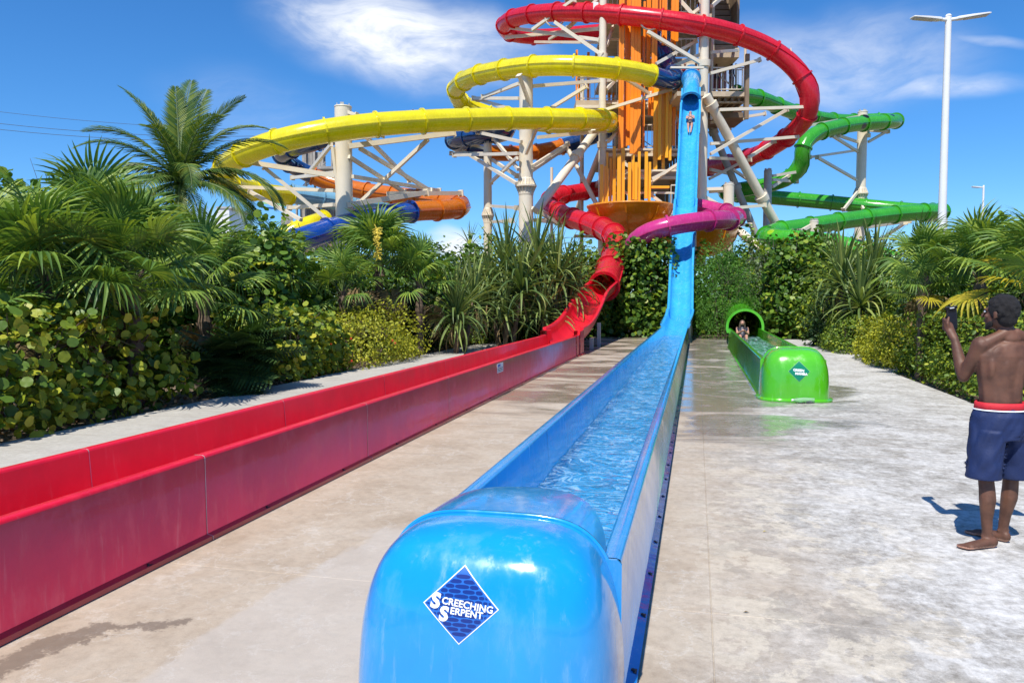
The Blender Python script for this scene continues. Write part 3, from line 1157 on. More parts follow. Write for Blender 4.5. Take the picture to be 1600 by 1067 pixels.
K = 1.0
serp = textmesh('CREECHING', 0.275, -0.57, 0.03, 0.0, 0.026, -0.10, 1.02)
serp2 = textmesh('ERPENT', 0.275, -0.30, -0.24, 0.0, 0.026, -0.07, 1.02)
S1m = textmesh('S', 0.58, -0.90, -0.10, 0.1, 0.05, 0.0)
S2m = textmesh('S', 0.56, -0.62, -0.45, 0.1, 0.05, 0.0)
# sticker: place by its measured middle on the cap
phi_c = -0.035
decal(blue, capf, BXC, BY0 - 0.01, phi_c - 0.004, 0.570, 0, 0, 0.140, [
    (diamond(1.04), M['white_ink'], 0.0015, 'sticker_edge'), (diamond(1.0), M['mid_ink'], 0.0025, 'sticker'),
    (scale_cells(1.0), M['navy_ink'], 0.0036, 'scale_print'),
    (serp, M['white_ink'], 0.005, 'lettering'), (serp2, M['white_ink'], 0.005, 'lettering'),
    (S1m, M['white_ink'], 0.005, 'lettering'), (S2m, M['white_ink'], 0.005, 'lettering')], 0.80)

# water in the blue trough
def water_sheet(x0, x1, y0, y1, z, name, mat, amp=0.006, dx=0.05, dy=0.06):
    nx, ny = int((x1 - x0) / dx) + 1, int((y1 - y0) / dy) + 1
    vs, fs = [], []
    for j in range(ny + 1):
        for i in range(nx + 1):
            x = x0 + (x1 - x0) * i / nx
            y = y0 + (y1 - y0) * j / ny
            zz = z + amp * mnoise.noise(Vector((x * 3, y * 4.2, 1.0))) + amp * 0.5 * mnoise.noise(Vector((x * 7, y * 11, 5.0)))
            vs.append((x, y, zz))
    for j in range(ny):
        for i in range(nx):
            q = j * (nx + 1) + i
            fs.append((q, q + 1, q + nx + 2, q + nx + 1))
    b_ = MB().add(vs, fs, True)
    return tag(b_.obj(name, mat), kind='structure')


water_sheet(BXL + 0.095, BXR - 0.095, BY0 + 0.0, BY1, 0.30, 'water', M['water'], 0.014)

# ---- blue slope
SP = [G(1061, 527, 0.2)]
slope_pts = [Vector((BXC + 0.03, BY1 - 0.05, 0.19)), Vector((BXC + 0.03, BY1 + 0.9, 0.26)), D(1062, 508, 30.8), D(1063.5, 480, 31.9), D(1065, 432, 33.4),
             D(1069, 370, 35.3), D(1073, 300, 37.6), D(1076, 240, 39.6), D(1078.5, 190, 41.2), D(1080, 150, 42.4)]
sp = resample(catmull(slope_pts, 14), 0.3)
hw = 0.47
U = [(-hw - 0.05, 0.50), (-hw - 0.05, 0.54), (-hw + 0.05, 0.54), (-hw + 0.055, 0.44), (-hw + 0.07, 0.2), (-hw + 0.12, 0.07), (-hw + 0.24, 0.02), (-0.12, 0.0), (-0.06, 0.03), (0.06, 0.03), (0.12, 0.0),
     (hw - 0.24, 0.02), (hw - 0.12, 0.07), (hw - 0.07, 0.2), (hw - 0.055, 0.44), (hw - 0.05, 0.54), (hw + 0.05, 0.54), (hw + 0.05, 0.50),
     (hw - 0.03, 0.3), (hw - 0.05, 0.05), (hw - 0.2, -0.05), (-hw + 0.2, -0.05), (-hw + 0.05, 0.05), (-hw + 0.03, 0.3)]
frs = frames(sp)
k = 9
for q in range(0, len(sp) - 1, k):
    seg = sp[q:q + k + 1]
    ff = frs[q:q + k + 1]
    prof = U if (q // k) % 3 else [(x * 1.06, z) for x, z in U]
    rings = sweep(seg, prof, ff)
    mb = MB().loft(rings, closed=True, caps=True)
    mb.obj('slope_section', M['blue_slope'], blue)
# steeper side guards above the lower bend
top = sp[-1]
tp = [sp[-4] + frs[-4][2] * 0.45, sp[-1] + frs[-1][2] * 0.42, D(1080, 128, 43.6), D(1080, 117, 45.5), D(1080, 116, 47.5)]
tpath = resample(catmull(tp, 8), 0.3)
tf = frames(tpath)
ns = 24
for (a0, a1, nm) in ((0, len(tpath) // 2, 'hood_tube'), (len(tpath) // 2, len(tpath) - 1, 'hood_tube')):
    rr = [[tpath[i] + (tf[i][1] * math.cos(a) + tf[i][2] * math.sin(a)) * (0.46 if a0 == 0 else 0.42) for a in [2 * math.pi * j / ns for j in range(ns)]] for i in range(a0, a1 + 1)]
    MB().loft(rr).obj(nm, M['blue_slope'], blue)
for i in (0, len(tpath) // 2, len(tpath) - 1):
    t, x, u = tf[i]
    rr = [[tpath[i] + t * dy + (x * math.cos(a) + u * math.sin(a)) * rad for a in [2 * math.pi * j / ns for j in range(ns)]] for dy, rad in ((-0.05, 0.42), (-0.05, 0.56), (0.05, 0.56), (0.05, 0.42), (-0.05, 0.42))]
    MB().loft(rr, smooth=False).obj('flange', M['blue_slope'], blue)
# trestle legs of the slope
for q in (14, 26, 38, 50):
    if q < len(sp):
        p = sp[q] - frs[q][2] * 0.1
        for s in (-0.38, 0.38):
            MB().cyl((p.x + s, p.y, -0.05), (p.x + s, p.y, p.z), 0.07).obj('support_leg', M['cream'], blue)

# ---- red lane
RH = 0.60
rl = G(0, 1003, 0).x
RXR = rl
RXL = rl - 1.06
RY0, RY1 = -2.5, G(908, 553, 0).y
red = thing('open_landing_trough', (RXR, RY0, 0), 'long red fibreglass landing trough running along the left side of the pavement', 'water slide')
lane(red, RXL, RXR, RH, RY0, RY1 - 1.3, 0.10, 0.18, (M['red'], M['red_wall'], M['caulk']), G(330, 712, RH).y)
bolts(red, RXR + 0.025, 2.0, 16, 0.036, 0, 1.36)
# wider last section with a raised shoulder
for (a, b_, ex, hh) in ((RY1 - 1.3, RY1 - 0.75, 0.03, RH + 0.01), (RY1 - 0.75, RY1, 0.09, RH + 0.13)):
    prof = lane_profile(RXL - ex, RXR + ex * 0.4, hh, 0.10 + ex, 0.18)
    MB().loft([[Vector((x, yy, z)) for x, z in prof] for yy in (a, (a + b_) / 2, b_)], closed=False, smooth=False).obj('trough_section', M['red'], red)
RXC = (RXL + RXR) / 2
ex_pts = [Vector((RXC, RY1 - 0.4, 0.19)), Vector((RXC, RY1 + 0.8, 0.24)), Vector((RXC, RY1 + 2.4, 0.42)), Vector((RXC + 0.0, RY1 + 4.2, 0.80)),
          Vector((RXC, RY1 + 6.2, 1.32)), D(944, 462, 32.3)]
ex_path = resample(catmull(ex_pts, 12), 0.3)
ef = frames(ex_path)
for q in range(0, len(ex_path) - 1, 8):
    seg, ff = ex_path[q:q + 9], ef[q:q + 9]
    rings = []
    for i, (p, f_) in enumerate(zip(seg, ff)):
        t_ = (q + i) / len(ex_path)
        rg = []
        n = 22
        wall_h = 0.62
        R1, R0 = 0.56, 0.51
        for j in range(n + 1):
            a = math.pi + math.pi * j / n
            rg.append(p + f_[1] * (R0 * math.cos(a)) + f_[2] * (0.52 + R0 * math.sin(a)))
        rg.append(p + f_[1] * R0 + f_[2] * wall_h)
        rg.append(p + f_[1] * (R1 + 0.06) + f_[2] * wall_h)
        rg.append(p + f_[1] * (R1 + 0.06) + f_[2] * (wall_h - 0.04))
        for j in range(n + 1):
            a = 2 * math.pi - math.pi * j / n
            rg.append(p + f_[1] * (R1 * math.cos(a)) + f_[2] * (0.52 + R1 * math.sin(a)))
        rg.append(p - f_[1] * (R1 + 0.06) + f_[2] * (wall_h - 0.04))
        rg.append(p - f_[1] * (R1 + 0.06) + f_[2] * wall_h)
        rg.append(p - f_[1] * R0 + f_[2] * wall_h)
        rings.append(rg)
    MB().loft(rings, closed=True, caps=True).obj('chute_section', M['red'], red)
for yy in (RY1 + 2.6, RY1 + 4.6):
    pz = 0.35 if yy < RY1 + 3 else 0.8
    for s in (-0.3, 0.45):
        MB().box(RXC + s - 0.06, RXC + s + 0.06, yy - 0.06, yy + 0.06, -0.05, pz).obj('support_leg', M['grey_steel'], red)
# label plate on the red wall
lp = G(769, 575, 0.5)
yp = G(769, 575, 0.47).y
sgn = thing('notice_plate', (RXR, yp, 0.45), 'small pale notice plate stuck on the outer side of the red trough', 'sign')
MB().box(RXR + 0.006, RXR + 0.010, yp - 0.21, yp + 0.21, 0.40, 0.56).obj('plate', M['white'], sgn)
MB().box(RXR + 0.0105, RXR + 0.0125, yp - 0.18, yp + 0.02, 0.50, 0.545).obj('print_block', M['mid_ink'], sgn)
for zz_ in (0.42, 0.445, 0.47):
    MB().box(RXR + 0.0105, RXR + 0.0120, yp - 0.18, yp + 0.17, zz_, zz_ + 0.010).obj('print_line', M['bolt'], sgn)
rt_pts = [D(944, 447, 32.0), D(956, 410, 34.5), D(966, 384, 37), D(957, 366, 39.5), D(926, 351, 42.5), D(885, 338, 45.5), D(857, 322, 48.5), D(866, 308, 51),
          D(900, 301, 52.5), D(940, 295, 54), D(985, 290, 55.5)]
flume('closed_tube_slide', rt_pts, 0.56, lambda f, p: M['red_tube'], 'red closed tube curling down from behind the tower into the red chute', sec=2.0)

# ---- green lane
gc = G(1238, 628, 0)
GA = 0.53
GXC = G(1239, 622, 0).x
GXL, GXR = GXC - GA, GXC + GA
GY0 = gc.y + 0.62
GY1 = GY0 + 13.6
green = thing('green_landing_trough', (GXC, GY0, 0), 'lime green landing trough with domed end cap and round tunnel mouth', 'water slide')
lane(green, GXL, GXR, 0.66, GY0, GY1, 0.085, 0.16, (M['green'], M['green_wall'], M['caulk_green'], M['green_floor']), GY0 + 0.4)
gf = build_cap(green, GXC, GY0 - 0.01, GA + 0.005, 0.60, 0.86, 0.5, M['green'], 0.66, (GXL - 0.002, GXR + 0.002))
gt1 = textmesh('GREEN', 0.36, -0.62, 0.04, 0, 0.045, -0.08)
gt2 = textmesh('MAMBA', 0.36, -0.42, -0.34, 0, 0.045, -0.05)
decal(green, gf, GXC, GY0 - 0.01, 0.03, 0.50, 0, 0, 0.165, [
    (diamond(1.04), M['caulk_green'], 0.002, 'sticker_edge'), (diamond(1.0), M['green_ink'], 0.004, 'sticker'),
    (gt1, M['white_ink'], 0.008, 'lettering'), (gt2, M['white_ink'], 0.008, 'lettering')], 0.86)
water_sheet(GXL + 0.095, GXR - 0.095, GY0, GY1 + 2, 0.36, 'water', M['water_foam'], 0.035, 0.07, 0.09)
# tunnel
gz = 0.70
gr = 0.55
tun = [Vector((GXC, GY1 - 0.1, gz)), Vector((GXC, GY1 + 2.5, gz + 0.02)), Vector((GXC + 0.1, GY1 + 5, gz + 0.15)), Vector((GXC + 0.3, GY1 + 8, gz + 0.5))]
tun = resample(catmull(tun, 8), 0.4)
tf = frames(tun)
for q in range(0, len(tun) - 1, 6):
    rr = [[p + (f_[1] * math.cos(a) + f_[2] * math.sin(a)) * gr for a in [2 * math.pi * j / 32 for j in range(32)]] for p, f_ in zip(tun[q:q + 7], tf[q:q + 7])]
    MB().loft(rr).obj('tunnel_section', M['green'], green)
t, x, u = tf[0]
rr = [[tun[0] + t * dy + (x * math.cos(a) + u * math.sin(a)) * rad for a in [-0.35 + (math.pi + 0.7) * j / 40 for j in range(41)]]
      for dy, rad in ((-0.10, gr - 0.01), (-0.10, gr + 0.075), (0.06, gr + 0.075), (0.06, gr + 0.005), (-0.10, gr - 0.01))]
MB().loft(rr, closed=False, smooth=False).obj('mouth_ring', M['green'], green)
rr = [[tun[0] + t * dy + (x * math.cos(a) + u * math.sin(a)) * rad for a in [-0.2 + (math.pi + 0.4) * j / 40 for j in range(41)]]
      for dy, rad in ((-1.0, gr - 0.02), (-0.1, gr + 0.03))]

# plastic box in front of the green cap
pb = G(1256, 630, 0)
cont = thing('plastic_container', pb, 'crumpled clear plastic container lying at the foot of the green end cap', 'container')
b = MB()
nb = 14
rings = []
for i in range(7):
    xx = -0.17 + 0.34 * i / 6
    rad = (0.02, 0.04, 0.048, 0.042, 0.05, 0.046, 0.03)[i]
    rings.append([pb + RT * xx + Vector((0, math.cos(a) * rad, 0.052 + math.sin(a) * rad * (0.9 + 0.2 * math.sin(i * 2.1 + a)))) for a in [2 * math.pi * j / nb for j in range(nb)]])
b.loft(rings, caps=True)
b.obj('body', M['clear'], cont)
MB().cyl(pb + RT * -0.20 + Vector((0, 0, 0.052)), pb + RT * -0.17 + Vector((0, 0, 0.052)), 0.018).obj('lid', M['white'], cont)

# ------------------------------------------------------------------ upper flumes
flume('spiral_tube_slide', [D(1108, 262, 58), D(1150, 252, 55), D(1200, 234, 51), D(1240, 206, 48), D(1263, 178, 46.5), D(1265, 145, 46), D(1247, 112, 46), D(1210, 80, 46), D(1150, 54, 45.5),
                              D(1080, 38, 45), D(1000, 27, 45.5), D(920, 20, 47), D(850, 21, 49.5), D(806, 28, 52), D(788, 40, 54.5), D(798, 53, 57), D(840, 58, 58.5), D(890, 54, 59.5), D(945, 49, 60)],
      0.56, lambda f, p: M['red_tube'], 'red closed tube looping wide around the top of the slide tower')


def ymat(f, p):
    return M['navy'] if f < 0.028 else M['yellow']


flume('winding_tube_slide', [D(1030, 40, 47.5), D(1033, 75, 47.0), D(1045, 105, 46.8), D(1054, 122, 45.8), D(1038, 125, 44.6), D(1000, 114, 43.5), D(930, 105, 42.5), D(850, 103, 43), D(790, 109, 45), D(735, 122, 48), D(712, 142, 51.5), D(724, 162, 54),
                               D(775, 182, 54.5), D(850, 194, 53), D(915, 197, 50.5), D(950, 192, 47.5), D(938, 187, 44.5), D(880, 186, 42), D(780, 186, 40), D(660, 190, 38), D(550, 199, 36.5),
                               D(455, 216, 36), D(390, 237, 37), D(350, 263, 39.5), D(352, 284, 43), D(395, 298, 46), D(450, 306, 49)],
      0.56, lambda f, p: M['navy'] if f < 0.095 else M['yellow'], 'long yellow closed tube sweeping left from the tower in two wide bends')


def nmat(f, p):
    d = (p - EYE).dot(FW)
    x = 800 + FPX * (p - EYE).dot(RT) / d
    y = 533.5 - FPX * (p - EYE).dot(UPV) / d
    if y > 320:
        return M['navy2'] if x < 662 else M['orange_tube']
    if y > 262 and x > 478:
        return M['orange_tube']
    if y > 228 and x > 742:
        return M['orange_tube']
    return M['navy']


flume('navy_and_orange_tube_slide', [D(1010, 180, 60), D(930, 213, 58), D(850, 236, 57), D(780, 240, 56), D(728, 231, 54.5), D(708, 220, 52.5), D(735, 214, 50.5), D(785, 209, 50), D(790, 200, 48.5), D(720, 190, 47.5), D(640, 188, 47), D(560, 200, 46.5),
                                D(490, 222, 46.5), D(450, 234, 47.5), D(441, 246, 49.5), D(462, 262, 51.5), D(500, 280, 52), D(560, 297, 51.5), D(640, 308, 50), D(700, 316, 48.5), D(722, 323, 46.5), D(700, 328, 44.5),
                                D(650, 330, 42.5), D(580, 342, 40), D(510, 361, 37.5), D(460, 378, 36), D(420, 396, 35)],
      0.56, nmat, 'dark blue and orange closed tube winding below the yellow one at left', sec=2.0)
flume('curled_green_tube_slide', [D(1150, 148, 52), D(1185, 154, 53.5), D(1215, 166, 55), D(1262, 182, 57.5), D(1320, 190, 60), D(1375, 188, 61), D(1400, 189, 59.5), D(1380, 191, 57.5), D(1340, 194, 56), D(1300, 201, 54.5), D(1270, 212, 53.5), D(1253, 232, 53), D(1254, 255, 53.5),
                             D(1238, 275, 54), D(1205, 288, 55), D(1160, 296, 56), D(1132, 301, 57), D(1150, 304, 58.5), D(1210, 309, 59), D(1290, 316, 58.5), D(1370, 324, 57.5), D(1440, 330, 55.5), D(1472, 331, 53.5), D(1455, 331, 51.5), D(1400, 335, 50.5),
                             D(1320, 345, 49), D(1255, 355, 47.5), D(1212, 362, 46.5), D(1197, 370, 45), D(1215, 373, 43.5), D(1270, 377, 42.5), D(1340, 390, 41), D(1400, 410, 40)],
      0.54, lambda f, p: M['green_spot'] if (0.20 < f < 0.33 or f > 0.88) else M['green_tube'], 'green closed tube zigzagging down on the right side of the tower', sec=2.6)
flume('magenta_tube_slide', [D(1085, 322, 40.5), D(1115, 328, 40), D(1145, 336, 38.5), D(1146, 343, 36.2), D(1115, 344, 34.2), D(1070, 349, 33.6), D(1030, 357, 33.6), D(1000, 369, 34), D(985, 388, 34.5), D(1000, 410, 35.5), D(1030, 430, 36), D(1052, 445, 36.5)],
      0.42, lambda f, p: M['pink'], 'magenta closed tube crossing in front of the blue slope', sec=2.0)
flume('pale_blue_tube_slide', [D(455, 303, 60), D(500, 310, 61), D(540, 316, 62), D(600, 322, 64)], 0.75, lambda f, p: M['lightblue'], 'pale grey blue tube far off behind the left column')
flume('yellow_end_tube', [D(400, 385, 44), D(450, 366, 44), D(480, 352, 44.5), D(505, 344, 46)], 0.5, lambda f, p: M['yellow'], 'short piece of yellow tube just above the shrubs behind the dark blue tube')


# bowls ---------------------------------------------------------------
def bowl(name, c, r, dep, mat, label):
    root = thing(name, c, label, 'water slide')
    prof = [(r + 0.12, 0.0), (r + 0.12, 0.08), (r, 0.08), (r * 0.97, -0.15), (r * 0.9, -dep * 0.35), (r * 0.72, -dep * 0.68), (r * 0.45, -dep * 0.9), (r * 0.16, -dep), (r * 0.14, -dep - 0.4), (r * 0.20, -dep - 0.4),
            (r * 0.22, -dep - 0.06), (r * 0.5, -dep * 0.96), (r * 0.77, -dep * 0.74), (r * 0.95, -dep * 0.4), (r * 1.02, -0.12), (r + 0.12, 0.0)]
    n = 48
    for q in range(8):
        rr = [[c + Vector((math.cos(a) * pr, math.sin(a) * pr, pz)) for a in [2 * math.pi * (q + j / 6) / 8 + (0.004 if j == 0 else -0.004 if j == 6 else 0) for j in range(7)]] for pr, pz in prof]
        MB().loft(rr, closed=False).obj('bowl_panel', mat, root)
    for q in range(8):
        a = 2 * math.pi * q / 8
        ring = []
        for pr, pz in prof[8:15]:
            d = Vector((math.cos(a), math.sin(a), 0))
            s = Vector((-math.sin(a), math.cos(a), 0))
            ring.append([c + d * pr + s * -0.03 + ZZ * pz, c + d * (pr + 0.05) - s * 0.03 + ZZ * (pz - 0.04), c + d * (pr + 0.05) + s * 0.03 + ZZ * (pz - 0.04), c + d * pr + s * 0.03 + ZZ * pz])
        MB().loft(ring, closed=False, smooth=False).obj('rib', mat, root)
    return root


bowl('slide_bowl', D(984, 324, 44), 2.35, 1.25, M['amber'], 'amber open bowl at the foot of the orange fins')
bowl('slide_bowl', D(1085, 358, 43), 2.3, 1.5, M['amber'], 'lower orange bowl half hidden behind the blue slope and shrubs')


# ------------------------------------------------------------------ steel columns and struts
def column(px, d, y_top, r, collar_y, label, group='cream steel support columns', cap=True, y2=None, r2=None, px2=None, mat='cream', struts=(), name='support_column'):
    top_ = D(px, y_top, d)
    root = thing(name, (top_.x, top_.y, -0.05), label, 'steel column', group)
    zc = D(px, collar_y, d).z if collar_y else None
    zt = top_.z
    x, y = top_.x, top_.y
    if zc:
        MB().cyl((x, y, -0.05), (x, y, zc - 0.5), r * 1.04, r * 1.04, 28).obj('lower_shaft', M[mat], root)
        MB().cyl((x, y, zc + 0.5), (x, y, zt), r, r * 0.97, 28).obj('upper_shaft', M[mat], root)
        b_ = MB()
        n = 28
        prof = [(r * 1.04, -0.5), (r * 1.10, -0.42), (r * 1.12, -0.02), (r * 1.55, 0.0), (r * 1.55, 0.10), (r * 1.12, 0.12), (r * 1.08, 0.45), (r, 0.5)]
        b_.loft([[Vector((x + math.cos(a) * pr, y + math.sin(a) * pr, zc + pz)) for a in [2 * math.pi * j / n for j in range(n)]] for pr, pz in prof], smooth=False)
        for j in range(18):
            a = 2 * math.pi * j / 18
            dd = Vector((math.cos(a), math.sin(a), 0))
            c0 = Vector((x, y, zc))
            tt = Vector((-dd.y, dd.x, 0)) * 0.015
            for sg in (1, -1):
                v0, v1, v2 = c0 + dd * r * 1.05 + ZZ * (0.1 if sg > 0 else 0), c0 + dd * r * 1.5 + ZZ * (0.1 if sg > 0 else 0), c0 + dd * r * 1.05 + ZZ * (0.1 + 0.42 if sg > 0 else -0.42)
                b_.add([v0 - tt, v1 - tt, v2 - tt, v0 + tt, v1 + tt, v2 + tt], [(0, 1, 2), (3, 5, 4), (0, 3, 4, 1), (1, 4, 5, 2), (2, 5, 3, 0)])
        b_.obj('flange_collar', M[mat], root)
    else:
        MB().cyl((x, y, -0.05), (x, y, zt), r * 1.03, r * 0.98, 28).obj('shaft', M[mat], root)
    if cap:
        MB().cyl((x, y, zt), (x, y, zt + 0.05), r * 1.03, r * 1.0, 28).obj('top_cap', M[mat], root)
        for a in (0.4, 1.9, 3.6, 5.0):
            MB().frame_box(Vector((x + math.cos(a) * r * 0.7, y + math.sin(a) * r * 0.7, zt + 0.1)), Vector((math.cos(a), math.sin(a), 0)), Vector((-math.sin(a), math.cos(a), 0)), ZZ, 0.02, 0.09, 0.09).obj('lifting_lug', M['grey_steel'], root)
    for s in struts:
        strut(root, *s)
    return root


def strut(root, x1, y1, d1, x2, y2, d2, w_=0.16, mat='cream', shape='box'):
    a, b_ = D(x1, y1, d1), D(x2, y2, d2)
    mb = MB()
    if shape == 'box':
        mb.bar(a, b_, w_, w_ * 1.15)
        # end plate
        dd = (b_ - a).normalized()
        mb.bar(b_ - dd * 0.03, b_ + dd * 0.03, w_ * 1.9, w_ * 1.9)
    else:
        mb.cyl(a, b_, w_ / 2, n=12)
    mb.obj('strut', M[mat], root)


def saddle(root, px, py, d, r=0.6):
    """curved steel cradle under a tube"""
    c = D(px, py, d)
    ring = []
    for j in range(13):
        a = math.pi * 1.05 + math.pi * 0.9 * j / 12
        for_ = RT * math.cos(a) + ZZ * math.sin(a)
        ring.append([c + for_ * r - F0 * 0.06, c + for_ * (r + 0.07) - F0 * 0.06, c + for_ * (r + 0.07) + F0 * 0.06, c + for_ * r + F0 * 0.06])
    MB().loft(ring, caps=True, smooth=False).obj('cradle', M['cream'], root)


column(822, 44, 118, 0.40, 291, 'thick cream column carrying both yellow bends, ribbed collar just above the shrubs', struts=[
    (832, 135, 44, 962, 125, 47), (811, 131, 44, 755, 152, 47), (811, 154, 44, 740, 154, 48), (815, 175, 44, 747, 156, 48), (830, 170, 44, 811, 118, 42.8), (860, 170, 45, 917, 135, 44),
    (840, 215, 43, 945, 205, 46), (822, 240, 43.6, 840, 197, 41), (815, 222, 43.6, 747, 207, 48), (810, 240, 43.6, 710, 243, 52), (810, 265, 43.6, 772, 217, 49), (832, 260, 44, 887, 225, 47), (831, 267, 44, 885, 231, 50),
    (807, 287, 44, 725, 237, 52), (808, 247, 43.6, 767, 285, 49), (832, 325, 44, 875, 352, 46), (834, 344, 44, 870, 348, 46)])
column(762, 50, 226, 0.27, 337, 'slim cream column left of the thick one, under the dark blue hairpin', struts=[
    (769, 250, 50, 808, 275, 45), (767, 322, 50, 807, 325, 45), (767, 347, 50, 800, 345, 45), (756, 240, 50, 705, 240, 53), (758, 232, 50, 735, 226, 52)])
column(536, 38.6, 168, 0.43, None, 'cream column with open top rising behind the long yellow bend', struts=[
    (523, 275, 38.6, 365, 250, 38, 0.20), (510, 342, 39, 413, 262, 38.4), (522, 298, 38.6, 365, 292, 43, 0.15), (471, 344, 40, 391, 300, 43), (522, 320, 38.6, 452, 325, 42), (523, 270, 38.6, 457, 278, 47),
    (518, 226, 38.4, 480, 273, 44), (545, 229, 38.4, 710, 208, 40, 0.22), (548, 217, 38.6, 598, 211, 38), (545, 245, 38.4, 631, 300, 43), (562, 232, 38.6, 672, 298, 44), (573, 215, 38.6, 640, 282, 46),
    (669, 218, 39.6, 562, 317, 42), (551, 276, 38.6, 686, 298, 46), (545, 320, 38.4, 666, 301, 43, 0.22), (606, 303, 41, 720, 302, 46, 0.2), (528, 170, 38.6, 557, 180, 38.2, 0.14), (520, 230, 38.4, 532, 333, 38.8, 0.14)])
column(1348, 58, 176, 0.36, 303, 'cream column under the highest green bend, ribbed collar midway', struts=[
    (1342, 182, 58, 1260, 197, 54), (1340, 237, 58, 1300, 212, 54.5), (1340, 222, 58, 1310, 212, 55), (1340, 235, 58, 1265, 246, 54), (1338, 281, 58, 1277, 246, 54.2), (1357, 222, 58, 1385, 206, 59), (1355, 204, 58, 1388, 206, 59),
    (1357, 203, 58, 1357, 212, 57), (1355, 355, 57.6, 1420, 345, 52, 0.2), (1375, 375, 57.6, 1415, 348, 52), (1345, 318, 57.6, 1352, 334, 57), (1340, 300, 58, 1318, 328, 57)])
column(1139, 45.5, 290, 0.31, None, 'short cream column beside the magenta bend', struts=[
    (1130, 295, 45.4, 1092, 296, 46), (1127, 322, 45.4, 1092, 302, 46), (1135, 375, 45.2, 1100, 362, 42), (1148, 325, 46, 1195, 321, 47), (1147, 350, 46, 1172, 352, 50), (1130, 350, 45, 1150, 346, 38.5)])
column(1200, 52, 268, 0.27, None, 'grey column standing between two leaning tower legs', mat='grey_steel', struts=[
    (1207, 275, 52, 1257, 267, 54), (1207, 292, 52, 1240, 270, 54), (1207, 281, 52, 1245, 284, 54.5)])
column(1272, 44.5, 347, 0.25, None, 'short cream column poking up above the lowest green bend', struts=[(1268, 352, 44.5, 1250, 362, 44)])
column(862, 52, 262, 0.10, None, 'thin cream post in front of the red tube left of the tower', cap=False)
column(1476, 55, 338, 0.20, None, 'short cream post under the right hand green hairpin', cap=False, struts=[(1476, 345, 55, 1440, 345, 52)])

# ------------------------------------------------------------------ tower
TW = thing('slide_tower', D(1020, 400, 48), 'tall cream steel slide tower faced with orange and amber fins', 'tower')


def tbox(name, x0, x1, y0, y1, d0, d1, mat, root=TW, at=None):
    """box given by its front face as measured, running back from distance d0 to d1"""
    a = D(x0, y1, d0)
    b_ = D(x1, y0, d0)
    wd = (b_ - a).dot(RT)
    c = a + RT * wd / 2 + F0 * (d1 - d0) / 2 + ZZ * ((b_.z - a.z) / 2)
    mb = MB().frame_box(c, RT, F0, ZZ, abs(wd) / 2, abs(d1 - d0) / 2, abs(b_.z - a.z) / 2)
    return mb.obj(name, M[mat] if isinstance(mat, str) else mat, root)


def tpost(x, y0, y1, d, r, x2=None, d2=None, mat='cream', name='tower_post', collars=()):
    a, b_ = D(x, y0, d), D(x2 if x2 is not None else x, y1, d2 or d)
    if x2 is None:
        b_ = Vector((a.x, a.y, b_.z))
    MB().cyl(a, b_, r, n=18).obj(name, M[mat], TW)
    for f in collars:
        c = a.lerp(b_, f)
        dd = (b_ - a).normalized()
        MB().cyl(c - dd * 0.18, c + dd * 0.18, r * 1.45, r * 1.35, 18).obj('collar', M[mat], TW)


# upright legs
tpost(943, -90, 415, 46, 0.22, collars=(0.35, 0.62))
tpost(1103, -90, 415, 45, 0.26, collars=(0.37, 0.80))
tpost(1096, 60, 415, 47, 0.16)
tpost(966, -90, 415, 55, 0.22)
tpost(1085, -90, 415, 55, 0.22)
tpost(1034, -90, 415, 56, 0.2)
tpost(910, 100, 415, 53, 0.14)
tpost(1145, -90, 200, 53, 0.13)
# leaning legs
tpost(1103, 150, 400, 45, 0.28, x2=1240, d2=49, collars=(0.06, 0.62), name='leaning_leg')
tpost(1108, 190, 392, 52, 0.24, x2=1192, d2=54, mat='grey_steel', collars=(0.08, 0.5), name='leaning_leg')
tpost(930, 205, 330, 47, 0.25, x2=838, d2=43, collars=(0.34,), name='leaning_leg')
tpost(888, 235, 325, 47, 0.14, x2=935, d2=46, collars=(0.2,), name='leaning_leg')
tpost(943, 225, 340, 50, 0.2, x2=897, d2=55, name='leaning_leg')
tpost(1145, 352, 400, 45, 0.24, x2=1200, d2=42, name='leaning_leg')
# decks and rails
LV = [(-48, 900, 1120), (22, 950, 1112), (92, 950, 1112), (157, 900, 1068), (232, 944, 1066), (268, 944, 1100), (338, 950, 1100)]


def railing(x0, x1, yb, d, h_=34, posts=None, root=TW):
    mb = MB()
    a, b_ = D(x0, yb, d), D(x1, yb, d)
    hz = h_ / FPX * d
    mb.bar(a + ZZ * hz, b_ + ZZ * hz, 0.07)
    mb.bar(a + ZZ * 0.12, b_ + ZZ * 0.12, 0.05)
    mb.obj('rail', M['cream'], root)
    L = (b_ - a).length
    n = int(L / 0.28)
    pk = MB().box(-0.018, 0.018, -0.018, 0.018, 0.1, hz).mesh('baluster', M['cream'])
    for i in range(n + 1):
        o = bpy.data.objects.new('baluster', pk)
        C.objects.link(o)
        o.parent = root
        p = a.lerp(b_, i / max(1, n))
        o.matrix_basis = PINV(root) @ Matrix.Translation(p)


for i, (y, x0, x1) in enumerate(LV):
    tbox('deck', x0, x1, y, y + 7, 47.5, 55, 'tan')
    tbox('deck_beam', x0, x1, y + 7.3, y + 12, 47.4, 47.7, 'cream')
    tbox('deck_beam', x0, x1, y + 6, y + 10, 54.5, 55.2, 'cream')
railing(902, 963, 157, 50)
railing(1004, 1062, 232, 47.8, 36)
railing(948, 975, 232, 47.8, 36)
railing(1048, 1070, 338, 45, 48)
railing(965, 1100, 92, 48.5, 30)
railing(950, 1100, 22, 48.5, 30)
# launch platform at the head of the open slide
tbox('deck', 1058, 1100, 143, 150, 43.8, 49, 'tan')
railing(1048, 1101, 143, 48.0, 36)
tbox('rail', 1048, 1100, 104, 107, 44.5, 44.7, 'cream')
